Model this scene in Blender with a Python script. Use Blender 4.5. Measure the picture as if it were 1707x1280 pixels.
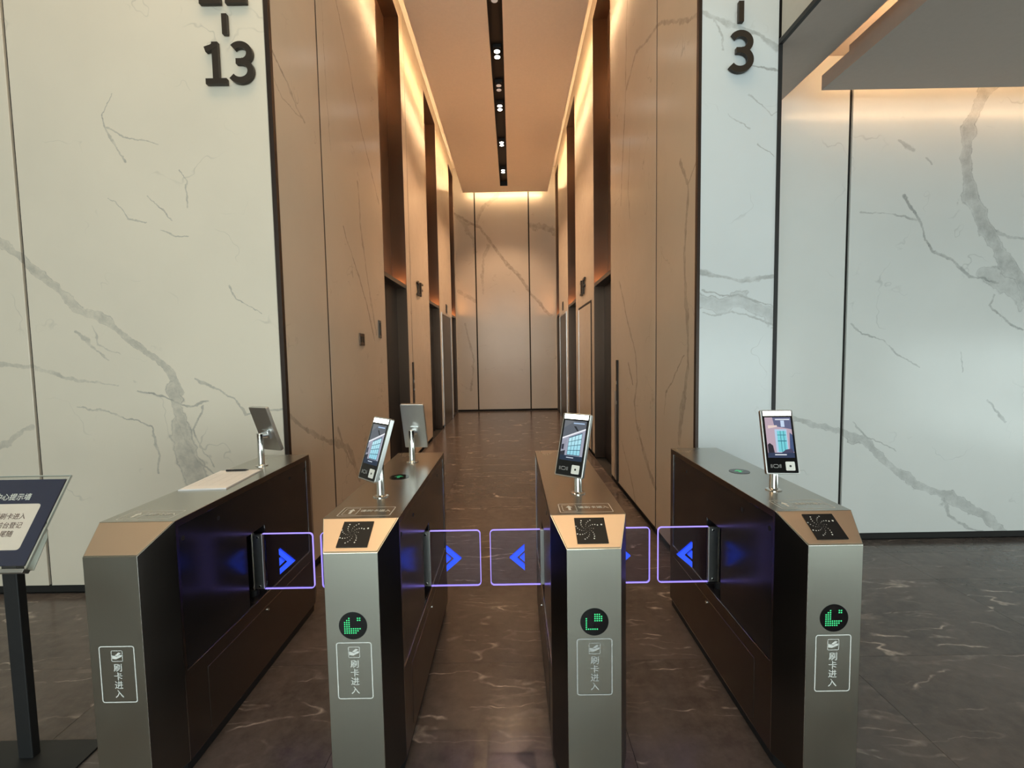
import bpy, math, random
from mathutils import Vector, Matrix

random.seed(7)
scene = bpy.context.scene
for _o in list(bpy.data.objects):
    bpy.data.objects.remove(_o)
COL = scene.collection
R = math.radians

# ------------------------------------------------------------------ camera
FPX = 778.4                      # focal length in pixels of the 1707 x 1280 frame
PITCH, YAW, ROLL = 0.066, -0.00167, -0.01705
CAM_H = 1.58
_f = Vector((math.sin(YAW) * math.cos(PITCH), math.cos(YAW) * math.cos(PITCH), -math.sin(PITCH)))
_r = _f.cross(Vector((0, 0, 1))).normalized()
_u = _r.cross(_f)
_r2 = _r * math.cos(ROLL) + _u * math.sin(ROLL)
_u2 = -_r * math.sin(ROLL) + _u * math.cos(ROLL)
cam_data = bpy.data.cameras.new('camera')
cam_data.sensor_fit = 'HORIZONTAL'
cam_data.sensor_width = 36.0
cam_data.lens = FPX / 1707.0 * 36.0
cam_data.clip_start = 0.02
cam_data.clip_end = 200
cam = bpy.data.objects.new('camera', cam_data)
COL.objects.link(cam)
cam.matrix_world = Matrix(((_r2.x, _u2.x, -_f.x, 0), (_r2.y, _u2.y, -_f.y, 0), (_r2.z, _u2.z, -_f.z, CAM_H), (0, 0, 0, 1)))
scene.camera = cam

# ------------------------------------------------------------------ exposure, sky, lights
vs = scene.view_settings
vs.view_transform = 'Standard'
vs.look = 'None'
vs.gamma = 1.0
vs.use_curve_mapping = False
vs.exposure = 0.0
scene.cycles.use_denoising = True
scene.cycles.sample_clamp_indirect = 6.0
scene.cycles.max_bounces = 6
scene.cycles.diffuse_bounces = 4
scene.cycles.glossy_bounces = 3
scene.cycles.use_adaptive_sampling = True
scene.cycles.adaptive_threshold = 0.03
scene.cycles.caustics_reflective = False
scene.cycles.caustics_refractive = False

SKY_STRENGTH = 5.7
COVE_POWER = 110.0          # corridor cove strips, emission strength
ALCOVE_POWER = 24.0        # side bay cove strips
SPOT_WATTS = 290.0         # each corridor downlight
HALL_FILL = 5.2           # unseen warm light box added to the hall ceiling
WARM = (1.0, 0.63, 0.32)
WARM_SPOT = (1.0, 0.64, 0.38)

world = bpy.data.worlds.new('overcast sky')
scene.world = world
world.use_nodes = True
_bg = world.node_tree.nodes['Background']
_bg.inputs['Color'].default_value = (0.90, 0.97, 0.95, 1)
_bg.inputs['Strength'].default_value = SKY_STRENGTH

# daylight enters by the hall's glass front behind the camera: portals in the openings
def portal(name, cx, y, cz, sx, sz, rz=0.0):
    d = bpy.data.lights.new(name, 'AREA')
    d.shape = 'RECTANGLE'
    d.size = sx
    d.size_y = sz
    d.cycles.is_portal = True
    o = bpy.data.objects.new(name, d)
    COL.objects.link(o)
    o.location = (cx, y, cz)
    o.rotation_euler = (R(90), 0, rz)        # light axis (-Z) points along +Y, into the hall
    return o

# ------------------------------------------------------------------ the place, in metres
YF = 3.08                  # hall wall the corridor opens in
XL, XR = -1.50, 1.21       # corridor side walls
YE = 12.75                 # corridor end wall
ZC = 5.78                  # corridor ceiling board
ZTOP = 6.50                # hall ceiling and top of the coves
YA = 3.75                  # back wall of the side bay
XA = 1.724                 # bay opening
ZA = 3.49                  # bay ceiling
HX0, HX1, HY0 = -6.5, 7.0, -4.5

# ------------------------------------------------------------------ helpers
class MB:
    """collects faces, then links them as ONE mesh object"""
    def __init__(self):
        self.v, self.f, self.m = [], [], []
    def add(self, vs_, fs_, m=0):
        b = len(self.v)
        self.v += [tuple(p) for p in vs_]
        for f in fs_:
            self.f.append(tuple(b + i for i in f))
            self.m.append(m)
        return self
    def box(self, x0, x1, y0, y1, z0, z1, m=0):
        return self.add([(x0, y0, z0), (x1, y0, z0), (x1, y1, z0), (x0, y1, z0), (x0, y0, z1), (x1, y0, z1), (x1, y1, z1), (x0, y1, z1)],
                        [(0, 3, 2, 1), (4, 5, 6, 7), (0, 1, 5, 4), (1, 2, 6, 5), (2, 3, 7, 6), (3, 0, 4, 7)], m)
    def prism(self, poly, fn, d0, d1, m=0):
        """poly: 2-D outline (counter-clockwise), fn(a, b, d) -> 3-D point"""
        n = len(poly)
        vs_ = [fn(a, b, d0) for a, b in poly] + [fn(a, b, d1) for a, b in poly]
        fs_ = [tuple(range(n - 1, -1, -1)), tuple(range(n, 2 * n))]
        fs_ += [(i, (i + 1) % n, n + (i + 1) % n, n + i) for i in range(n)]
        return self.add(vs_, fs_, m)
    def cyl(self, p0, p1, r0, r1=None, n=20, m=0):
        r1 = r0 if r1 is None else r1
        p0, p1 = Vector(p0), Vector(p1)
        ax = (p1 - p0).normalized()
        s = ax.orthogonal().normalized()
        t = ax.cross(s)
        vs_ = []
        for p, r in ((p0, r0), (p1, r1)):
            for i in range(n):
                a = 2 * math.pi * i / n
                vs_.append(p + (s * math.cos(a) + t * math.sin(a)) * r)
        fs_ = [tuple(range(n - 1, -1, -1)), tuple(range(n, 2 * n))]
        fs_ += [(i, (i + 1) % n, n + (i + 1) % n, n + i) for i in range(n)]
        return self.add(vs_, fs_, m)
    def lathe(self, c, prof, n=24, m=0):
        """prof: (radius, z) pairs from bottom to top, about a vertical axis through c"""
        vs_ = []
        for r, z in prof:
            for i in range(n):
                a = 2 * math.pi * i / n
                vs_.append((c[0] + r * math.cos(a), c[1] + r * math.sin(a), c[2] + z))
        fs_ = [tuple(range(n - 1, -1, -1))]
        for k in range(len(prof) - 1):
            fs_ += [(k * n + i, k * n + (i + 1) % n, (k + 1) * n + (i + 1) % n, (k + 1) * n + i) for i in range(n)]
        b = (len(prof) - 1) * n
        fs_.append(tuple(range(b, b + n)))
        return self.add(vs_, fs_, m)
    def map(self, fn):
        self.v = [tuple(fn(Vector(p))) for p in self.v]
        return self
    def mesh(self, name, mats, smooth=False):
        me = bpy.data.meshes.new(name)
        me.from_pydata(self.v, [], self.f)
        for mt in (mats if isinstance(mats, (list, tuple)) else [mats]):
            me.materials.append(mt)
        for p, i in zip(me.polygons, self.m):
            p.material_index = i
            p.use_smooth = smooth
        me.update()
        return me
    def build(self, name, mats, parent=None, loc=(0, 0, 0), bevel=0, seg=2, smooth=False, ang=30):
        o = bpy.data.objects.new(name, self.mesh(name, mats, smooth))
        COL.objects.link(o)
        o.location = loc
        o.parent = parent
        if bevel:
            b = o.modifiers.new('edge', 'BEVEL')
            b.width = bevel
            b.segments = seg
            b.limit_method = 'ANGLE'
            b.angle_limit = R(ang)
            b.harden_normals = False
        return o

def tag(o, label=None, cat=None, group=None, kind=None):
    if label: o['label'] = label
    if cat: o['category'] = cat
    if group: o['group'] = group
    if kind: o['kind'] = kind
    return o

def empty(name, loc=(0, 0, 0), parent=None):
    o = bpy.data.objects.new(name, None)
    COL.objects.link(o)
    o.location = loc
    o.empty_display_size = 0.1
    o.parent = parent
    return o

def struct(name, mb, mat, **k):
    return tag(mb.build(name, mat, **k), kind='structure')

def copy_tree(o, parent=None):
    c = o.copy()
    COL.objects.link(c)
    c.parent = parent
    for ch in list(o.children):
        copy_tree(ch, c)
    return c

def rrect(w, h, r, n=5):
    """rounded rectangle outline, counter-clockwise"""
    pts = []
    for cx, cy, a0 in ((w / 2 - r, h / 2 - r, 0), (-w / 2 + r, h / 2 - r, 90), (-w / 2 + r, -h / 2 + r, 180), (w / 2 - r, -h / 2 + r, 270)):
        for i in range(n + 1):
            a = R(a0 + 90 * i / n)
            pts.append((cx + r * math.cos(a), cy + r * math.sin(a)))
    return pts

def ring(mb, w, h, r, t, fn, m=0):
    """flat rounded rectangular outline of line width t; fn(a, b) -> 3-D"""
    o, i = rrect(w, h, r), rrect(w - 2 * t, h - 2 * t, max(r - t, 0.0004))
    n = len(o)
    mb.add([fn(a, b) for a, b in o] + [fn(a, b) for a, b in i],
           [(k, (k + 1) % n, n + (k + 1) % n, n + k) for k in range(n)], m)

def flat(mb, poly, fn, m=0):
    mb.add([fn(a, b) for a, b in poly], [tuple(range(len(poly)))], m)

def disc(mb, c, r, fn, n=12, m=0):
    flat(mb, [(c[0] + r * math.cos(2 * math.pi * i / n), c[1] + r * math.sin(2 * math.pi * i / n)) for i in range(n)], fn, m)

def lettering(mb, body, size, c, fn, m=0, bold=0.016, width=1.0):
    """a line of type centred on c in the (a, b) plane that fn maps to 3-D"""
    cu = bpy.data.curves.new('type', 'FONT')
    cu.body = body
    cu.size = 1.0
    cu.resolution_u = 2
    cu.fill_mode = 'FRONT'
    ob = bpy.data.objects.new('type', cu)
    COL.objects.link(ob)
    dg = bpy.context.evaluated_depsgraph_get()
    dg.update()
    me = bpy.data.meshes.new_from_object(ob.evaluated_get(dg))
    xs = [v.co.x for v in me.vertices]
    ys = [v.co.y for v in me.vertices]
    cx, cy = (min(xs) + max(xs)) / 2, (min(ys) + max(ys)) / 2
    o0 = Vector(fn(0, 0))
    nn = (Vector(fn(1, 0)) - o0).cross(Vector(fn(0, 1)) - o0).normalized()
    for lay, (dx, dy) in enumerate(((0, 0),) if not bold else ((-bold, 0), (bold, 0), (0, -bold * 0.6), (0, bold * 0.6))):
        # heavier strokes: shifted layers of ink, each a hair above the last
        mb.add([tuple(Vector(fn(c[0] + (v.co.x - cx + dx) * size * width, c[1] + (v.co.y - cy + dy) * size)) + nn * 0.00016 * lay) for v in me.vertices],
               [tuple(p.vertices) for p in me.polygons], m)
    bpy.data.objects.remove(ob)
    bpy.data.curves.remove(cu)
    bpy.data.meshes.remove(me)

def stroke(path, t, closed=False):
    """outline polygon of a stroked polyline, as a list of quads (2-D)"""
    L, Rr = [], []
    n = len(path)
    for i in range(n):
        p = Vector(path[i])
        a = Vector(path[max(i - 1, 0)])
        b = Vector(path[min(i + 1, n - 1)])
        d = (b - a).normalized()
        nn = Vector((-d.y, d.x)) * t / 2
        L.append(p + nn)
        Rr.append(p - nn)
    return [(x.x, x.y) for x in Rr] + [(x.x, x.y) for x in reversed(L)]

# ------------------------------------------------------------------ materials
class NT:
    def __init__(self, name):
        self.mat = bpy.data.materials.new(name)
        self.mat.use_nodes = True
        self.t = self.mat.node_tree
        self.bsdf = self.t.nodes['Principled BSDF']
        self.out = self.t.nodes['Material Output']
    def n(self, typ, **k):
        nd = self.t.nodes.new(typ)
        for a, b in k.items():
            setattr(nd, a, b)
        return nd
    def put(self, sock, val):
        if isinstance(val, bpy.types.NodeSocket):
            self.t.links.new(val, sock)
        elif val is not None:
            sock.default_value = val
    def math(self, op, a, b=None, c=None, clamp=False):
        nd = self.n('ShaderNodeMath', operation=op, use_clamp=clamp)
        for i, v in enumerate((a, b, c)):
            if v is not None:
                self.put(nd.inputs[i], v)
        return nd.outputs[0]
    def vec(self, op, a, b=None, c=None, scale=None):
        nd = self.n('ShaderNodeVectorMath', operation=op)
        for i, v in enumerate((a, b, c)):
            if v is not None:
                self.put(nd.inputs[i], v)
        if scale is not None:
            self.put(nd.inputs['Scale'], scale)
        return nd.outputs['Value'] if op in ('DOT_PRODUCT', 'LENGTH', 'DISTANCE') else nd.outputs['Vector']
    def noise(self, vec, scale, detail=4, rough=0.55, dist=0.0, out='Fac'):
        nd = self.n('ShaderNodeTexNoise')
        self.put(nd.inputs['Vector'], vec)
        nd.inputs['Scale'].default_value = scale
        nd.inputs['Detail'].default_value = detail
        nd.inputs['Roughness'].default_value = rough
        nd.inputs['Distortion'].default_value = dist
        return nd.outputs[out]
    def rng(self, v, a, b, c=0.0, d=1.0, smooth=False):
        nd = self.n('ShaderNodeMapRange', interpolation_type='SMOOTHSTEP' if smooth else 'LINEAR')
        self.put(nd.inputs[0], v)
        for i, x in enumerate((a, b, c, d)):
            self.put(nd.inputs[i + 1], x)
        return nd.outputs[0]
    def mix(self, fac, a, b):
        nd = self.n('ShaderNodeMix', data_type='RGBA')
        self.put(nd.inputs[0], fac)
        self.put(nd.inputs[6], a if not isinstance(a, tuple) else (*a[:3], 1))
        self.put(nd.inputs[7], b if not isinstance(b, tuple) else (*b[:3], 1))
        return nd.outputs[2]
    def set(self, **k):
        for a, b in k.items():
            nm = a.replace('_', ' ')
            s = self.bsdf.inputs[nm]
            if isinstance(b, tuple) and len(b) == 3 and s.type == 'RGBA':
                b = (*b, 1)
            self.put(s, b)
        return self

def plain(name, col, rough=0.5, metal=0.0, spec=0.5, vary=0.05, scale=30, coat=0.0):
    t = NT(name)
    p = t.n('ShaderNodeNewGeometry').outputs['Position']
    nz = t.noise(p, scale, 3)
    lo = tuple(max(c * (1 - vary), 0) for c in col)
    hi = tuple(min(c * (1 + vary), 1) for c in col)
    t.set(Base_Color=t.mix(nz, lo, hi), Roughness=t.rng(nz, 0, 1, rough * 0.93, min(rough * 1.07, 1)), Metallic=metal)
    t.bsdf.inputs['Specular IOR Level'].default_value = spec
    t.bsdf.inputs['Coat Weight'].default_value = coat
    return t.mat

def glow(name, col, strength, base=(0.5, 0.5, 0.5)):
    t = NT(name)
    t.set(Base_Color=base, Emission_Color=col, Emission_Strength=strength, Roughness=0.4)
    return t.mat

def brushed(name, col, rough, axis, spread=0.012):
    """brushed stainless steel, grain running along `axis`"""
    t = NT(name)
    p = t.n('ShaderNodeTexCoord').outputs['Object']
    sc = {'x': (1.5, 150, 150), 'y': (150, 1.5, 150), 'z': (150, 150, 1.5)}[axis]
    g = t.noise(t.vec('MULTIPLY', p, sc), 1.0, 3, 0.6)
    big = t.noise(p, 3.0, 2)
    t.set(Base_Color=t.mix(g, tuple(c * 0.985 for c in col), tuple(min(c * 1.01, 1) for c in col)),
          Metallic=1.0, Roughness=t.math('ADD', t.rng(g, 0.2, 0.8, rough - spread / 2, rough + spread / 2), t.rng(big, 0.3, 0.7, -0.02, 0.03)))
    return t.mat

def glass(name, tint, rough=0.0, gloss=1.0):
    """thin clear sheet: tinted transmission with mirror reflection by fresnel"""
    t = NT(name)
    tr = t.n('ShaderNodeBsdfTransparent')
    tr.inputs[0].default_value = (*tint, 1)
    gl = t.n('ShaderNodeBsdfGlossy')
    gl.inputs['Roughness'].default_value = rough
    fr = t.n('ShaderNodeFresnel')
    bf = t.n('ShaderNodeNewGeometry').outputs['Backfacing']
    t.put(fr.inputs[0], t.rng(bf, 0.0, 1.0, 1.5, 1 / 1.5))
    mx = t.n('ShaderNodeMixShader')
    t.put(mx.inputs[0], t.math('MULTIPLY', fr.outputs[0], gloss))
    t.put(mx.inputs[1], tr.outputs[0])
    t.put(mx.inputs[2], gl.outputs[0])
    t.put(t.out.inputs[0], mx.outputs[0])
    t.t.nodes.remove(t.bsdf)
    return t.mat

VEINS = {
    'front_left': [
        (0.5, [(-4.784, 3.657, 0.0303), (-4.384, 3.175, 0.0294), (-3.949, 2.945, 0.0283), (-3.671, 2.64, 0.0272), (-3.308, 2.368, 0.0262), (-3.146, 2.212, 0.025), (-2.963, 2.054, 0.0238), (-2.856, 1.917, 0.0227), (-2.646, 1.835, 0.0214), (-2.46, 1.675, 0.0203), (-2.292, 1.534, 0.0191), (-2.204, 1.354, 0.0179)]),
        (0.4, [(-4.446, 1.252, 0.0219), (-3.987, 1.444, 0.0192), (-3.619, 1.549, 0.0165), (-3.182, 1.557, 0.0138), (-2.989, 1.487, 0.0112), (-2.796, 1.424, 0.0086), (-2.619, 1.401, 0.006)]),
        (0.5, [(-2.891, 1.27, 0.004), (-2.632, 1.217, 0.005), (-2.419, 1.129, 0.006), (-2.36, 0.934, 0.007), (-2.376, 0.813, 0.008)]),
        (0.5, [(-2.263, 1.375, 0.0318), (-2.216, 1.174, 0.0505), (-2.181, 0.972, 0.0694), (-2.124, 0.727, 0.0886)]),
        (0.6, [(-2.483, 1.359, 0.006), (-2.267, 1.303, 0.006), (-2.171, 1.254, 0.006), (-2.03, 1.283, 0.006)]),
        (0.5, [(-2.099, 1.452, 0.0079), (-2.003, 1.39, 0.0069), (-1.849, 1.308, 0.006), (-1.775, 1.207, 0.005), (-1.534, 1.243, 0.004)]),
        (0.5, [(-2.253, 1.215, 0.006), (-2.189, 1.093, 0.006), (-2.114, 0.89, 0.006), (-1.998, 0.806, 0.006)]),
        (0.5, [(-2.052, 1.252, 0.006), (-2.12, 1.112, 0.0053), (-2.086, 1.011, 0.0047), (-2.003, 0.855, 0.004)]),
        (0.6, [(-2.513, 3.275, 0.0038), (-2.592, 3.133, 0.0042), (-2.571, 3.051, 0.0046), (-2.524, 2.958, 0.005), (-2.473, 2.875, 0.0054), (-2.46, 2.837, 0.0058)]),
        (0.5, [(-2.563, 3.058, 0.0057), (-2.453, 2.99, 0.0048), (-2.332, 2.962, 0.0038), (-2.233, 2.945, 0.0029)]),
        (0.5, [(-2.12, 2.798, 0.0038), (-2.074, 2.722, 0.0035), (-2.084, 2.632, 0.0032), (-2.082, 2.545, 0.0029)]),
        (0.5, [(-2.34, 2.617, 0.0039), (-2.245, 2.54, 0.0039), (-2.18, 2.463, 0.0039)]),
        (0.5, [(-2.254, 2.403, 0.0039), (-2.178, 2.371, 0.0039), (-2.09, 2.358, 0.0039)]),
        (0.45, [(-2.588, 2.621, 0.0039), (-2.511, 2.552, 0.0035), (-2.458, 2.483, 0.0032), (-2.351, 2.458, 0.0029)]),
        (0.6, [(-1.843, 2.047, 0.0059), (-1.803, 1.98, 0.0049), (-1.751, 1.933, 0.0039), (-1.629, 1.872, 0.0029)]),
        (0.45, [(-4.146, 0.679, 0.0282), (-3.759, 0.917, 0.0231), (-3.367, 1.032, 0.018), (-3.301, 1.104, 0.013), (-3.196, 1.159, 0.008)]),
        (0.5, [(-2.869, 1.761, 0.0118), (-2.738, 1.66, 0.0079), (-2.665, 1.58, 0.004)]),
        (0.4, [(-2.767, 1.798, 0.0059), (-2.717, 1.68, 0.0049), (-2.583, 1.618, 0.004)]),
    ],
    'front_right': [
        (0.5, [(1.164, 2.092, 0.0117), (1.235, 2.083, 0.0122), (1.383, 2.046, 0.0127), (1.493, 2.025, 0.0132), (1.711, 2.056, 0.0137)]),
        (0.4, [(1.166, 1.922, 0.047), (1.236, 1.905, 0.0451), (1.366, 1.872, 0.0431), (1.495, 1.889, 0.0411), (1.716, 1.8, 0.0393)]),
        (0.5, [(1.236, 1.975, 0.0059), (1.365, 1.934, 0.0059), (1.494, 1.924, 0.0059), (1.715, 1.85, 0.0059)]),
        (0.5, [(1.253, 1.827, 0.0059), (1.324, 1.803, 0.0059), (1.421, 1.816, 0.0059), (1.52, 1.807, 0.0059), (1.717, 1.733, 0.0059)]),
        (0.45, [(1.189, 3.715, 0.0132), (1.302, 3.659, 0.0137), (1.435, 3.613, 0.0141), (1.587, 3.553, 0.0146), (1.759, 3.452, 0.0151)]),
        (0.4, [(1.302, 3.652, 0.0057), (1.353, 3.55, 0.0047), (1.372, 3.477, 0.0038)]),
        (0.5, [(1.552, 3.383, 0.0057), (1.723, 3.333, 0.0057)]),
        (0.4, [(1.404, 3.075, 0.0038), (1.539, 2.988, 0.0038)]),
        (0.45, [(1.528, 3.201, 0.0038), (1.613, 3.137, 0.0038), (1.672, 3.063, 0.0038), (1.728, 3.084, 0.0038)]),
        (0.45, [(1.599, 2.886, 0.0038), (1.696, 2.803, 0.0038)]),
    ],
    'alcove': [
        (0.55, [(3.743, 3.588, 0.0417), (3.69, 3.531, 0.0425), (3.618, 3.398, 0.0434), (3.562, 3.296, 0.0442), (3.567, 3.002, 0.0452), (3.607, 2.759, 0.0462), (3.726, 2.522, 0.0472), (3.849, 2.335, 0.0481), (3.992, 2.131, 0.0491), (4.139, 1.884, 0.0501), (4.488, 1.64, 0.0511), (4.704, 1.252, 0.0523), (5.208, 0.952, 0.0533)]),
        (0.6, [(3.095, 2.768, 0.0094), (3.21, 2.587, 0.0098), (3.264, 2.419, 0.0102), (3.343, 2.325, 0.0107), (3.488, 2.261, 0.0111), (3.632, 2.123, 0.0115), (3.844, 2.073, 0.0119)]),
        (0.5, [(2.761, 2.631, 0.0047), (3.086, 2.621, 0.0059), (3.196, 2.573, 0.0071)]),
        (0.55, [(3.829, 1.979, 0.0095), (3.786, 1.89, 0.0087), (3.915, 1.793, 0.008), (4.063, 1.709, 0.0072)]),
        (0.4, [(3.823, 2.474, 0.0142), (3.967, 2.425, 0.013), (4.11, 2.4, 0.0118), (4.581, 2.415, 0.0106), (4.97, 2.245, 0.0095)]),
        (0.4, [(3.745, 2.135, 0.0618), (3.941, 2.029, 0.0666), (4.136, 1.931, 0.0715)]),
        (0.5, [(2.708, 1.766, 0.0072), (2.791, 1.693, 0.0066), (2.975, 1.637, 0.006), (3.081, 1.506, 0.0054), (3.267, 1.421, 0.0048)]),
        (0.5, [(2.203, 1.027, 0.017), (2.281, 0.997, 0.0188), (2.51, 0.934, 0.0206), (2.676, 0.897, 0.0225), (2.863, 0.825, 0.0243), (2.97, 0.695, 0.0262), (3.095, 0.589, 0.0281), (3.286, 0.462, 0.03), (3.495, 0.364, 0.0319), (3.706, 0.265, 0.0338), (3.856, 0.197, 0.0356), (3.988, 0.029, 0.0376), (4.052, -0.073, 0.0395)]),
        (0.5, [(2.752, 0.969, 0.0073), (2.882, 0.844, 0.0061), (3.109, 0.737, 0.0049)]),
        (0.5, [(3.497, 0.334, 0.0098), (3.547, 0.203, 0.0098), (3.715, 0.074, 0.0099), (3.884, 0.041, 0.0099)]),
        (0.5, [(3.829, 1.136, 0.0097), (3.982, 0.968, 0.0049)]),
        (0.4, [(3.583, 1.536, 0.0072), (3.615, 1.367, 0.0048)]),
        (0.4, [(3.042, 3.174, 0.0163), (3.161, 3.104, 0.007)]),
        (0.5, [(3.257, 3.048, 0.0094), (3.31, 3.002, 0.0047)]),
    ],
    'corridor_right': [
        (0.5, [(5.296, 2.354, 0.0134), (4.94, 1.927, 0.0144), (4.582, 1.551, 0.0151), (4.537, 1.289, 0.0167), (4.649, 1.06, 0.0189), (4.536, 0.847, 0.0201), (4.265, 0.61, 0.0206), (3.954, 0.392, 0.0207)]),
        (0.5, [(4.891, 1.456, 0.0094), (4.696, 1.249, 0.0091)]),
        (0.4, [(5.192, 0.574, 0.0101), (4.817, 0.297, 0.0126), (4.579, 0.055, 0.015)]),
        (0.5, [(3.409, 2.912, 0.0106), (3.245, 2.689, 0.0122), (3.274, 2.458, 0.0144), (3.314, 2.222, 0.0168), (3.235, 1.677, 0.0186), (3.22, 1.471, 0.0207), (3.295, 1.256, 0.0234), (3.384, 0.918, 0.0263)]),
        (0.5, [(3.301, 1.553, 0.0063), (3.48, 1.397, 0.0067), (3.683, 1.245, 0.0071), (3.724, 1.072, 0.0072)]),
        (0.45, [(3.113, 2.775, 0.0078), (3.245, 2.689, 0.0061)]),
        (0.4, [(3.085, 3.682, 0.0132), (3.463, 3.901, 0.0141), (3.869, 4.154, 0.015), (4.587, 4.366, 0.0169), (4.983, 4.255, 0.0174), (5.062, 3.934, 0.0168), (5.203, 3.179, 0.0163)]),
        (0.35, [(4.906, 5.077, 0.012), (4.956, 4.767, 0.0137), (4.983, 4.314, 0.0154)]),
        (0.4, [(4.812, 3.701, 0.009), (4.886, 3.2, 0.0092), (4.813, 2.91, 0.0091)]),
    ],
    'corridor_left': [
        (0.45, [(3.125, 3.537, 0.0058), (3.315, 3.439, 0.0082), (3.484, 3.324, 0.0108), (3.559, 3.302, 0.0133)]),
        (0.4, [(3.076, 3.416, 0.0038), (3.219, 3.309, 0.004), (3.559, 3.302, 0.0044)]),
        (0.5, [(4.326, 4.709, 0.0106), (4.559, 4.396, 0.0105), (4.758, 4.095, 0.0103), (4.964, 3.816, 0.01), (5.488, 3.315, 0.0103)]),
        (0.3, [(3.976, 4.458, 0.0049), (3.998, 3.769, 0.0062), (4.05, 3.311, 0.0076)]),
        (0.5, [(4.734, 3.283, 0.0148), (4.763, 2.913, 0.0157), (4.875, 2.581, 0.017), (5.029, 2.171, 0.0184), (5.203, 1.795, 0.02)]),
        (0.5, [(4.28, 2.754, 0.0081), (4.417, 2.6, 0.0084), (4.614, 2.414, 0.0088), (4.896, 2.094, 0.0094), (5.126, 1.727, 0.0098)]),
        (0.45, [(3.088, 1.201, 0.01), (3.345, 1.058, 0.0141), (3.77, 0.88, 0.0196), (4.175, 0.759, 0.0258), (4.463, 0.376, 0.032)]),
        (0.4, [(3.977, 0.955, 0.0103), (4.098, 0.747, 0.012), (4.309, 0.533, 0.014)]),
    ],
    'far': [
        (0.55, [(-1.6, 5.421, 0.032), (-1.206, 5.132, 0.0321), (-0.809, 4.936, 0.0321), (-0.465, 4.457, 0.0322), (-0.103, 3.974, 0.0323), (0.214, 3.65, 0.0323), (0.531, 3.165, 0.0324), (1.043, 2.593, 0.0325)]),
        (0.4, [(-0.886, 5.095, 0.0321), (-0.717, 5.484, 0.04), (-0.311, 5.79, 0.048)]),
        (0.4, [(-0.578, 4.459, 0.0403), (-0.746, 4.144, 0.0323), (-0.766, 3.187, 0.0243)]),
        (0.4, [(-1.412, 5.261, 0.0481), (-0.977, 4.624, 0.0402), (-0.952, 4.307, 0.0322)]),
        (0.5, [(0.557, 4.992, 0.0562), (0.877, 4.939, 0.0642), (1.149, 4.824, 0.0723)]),
        (0.4, [(-1.412, 3.278, 0.0324), (-0.981, 2.998, 0.0568)]),
        (0.4, [(-1.271, 2.39, 0.0163), (-1.049, 1.411, 0.0205), (-1.149, 0.592, 0.0246)]),
    ],
}

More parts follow.
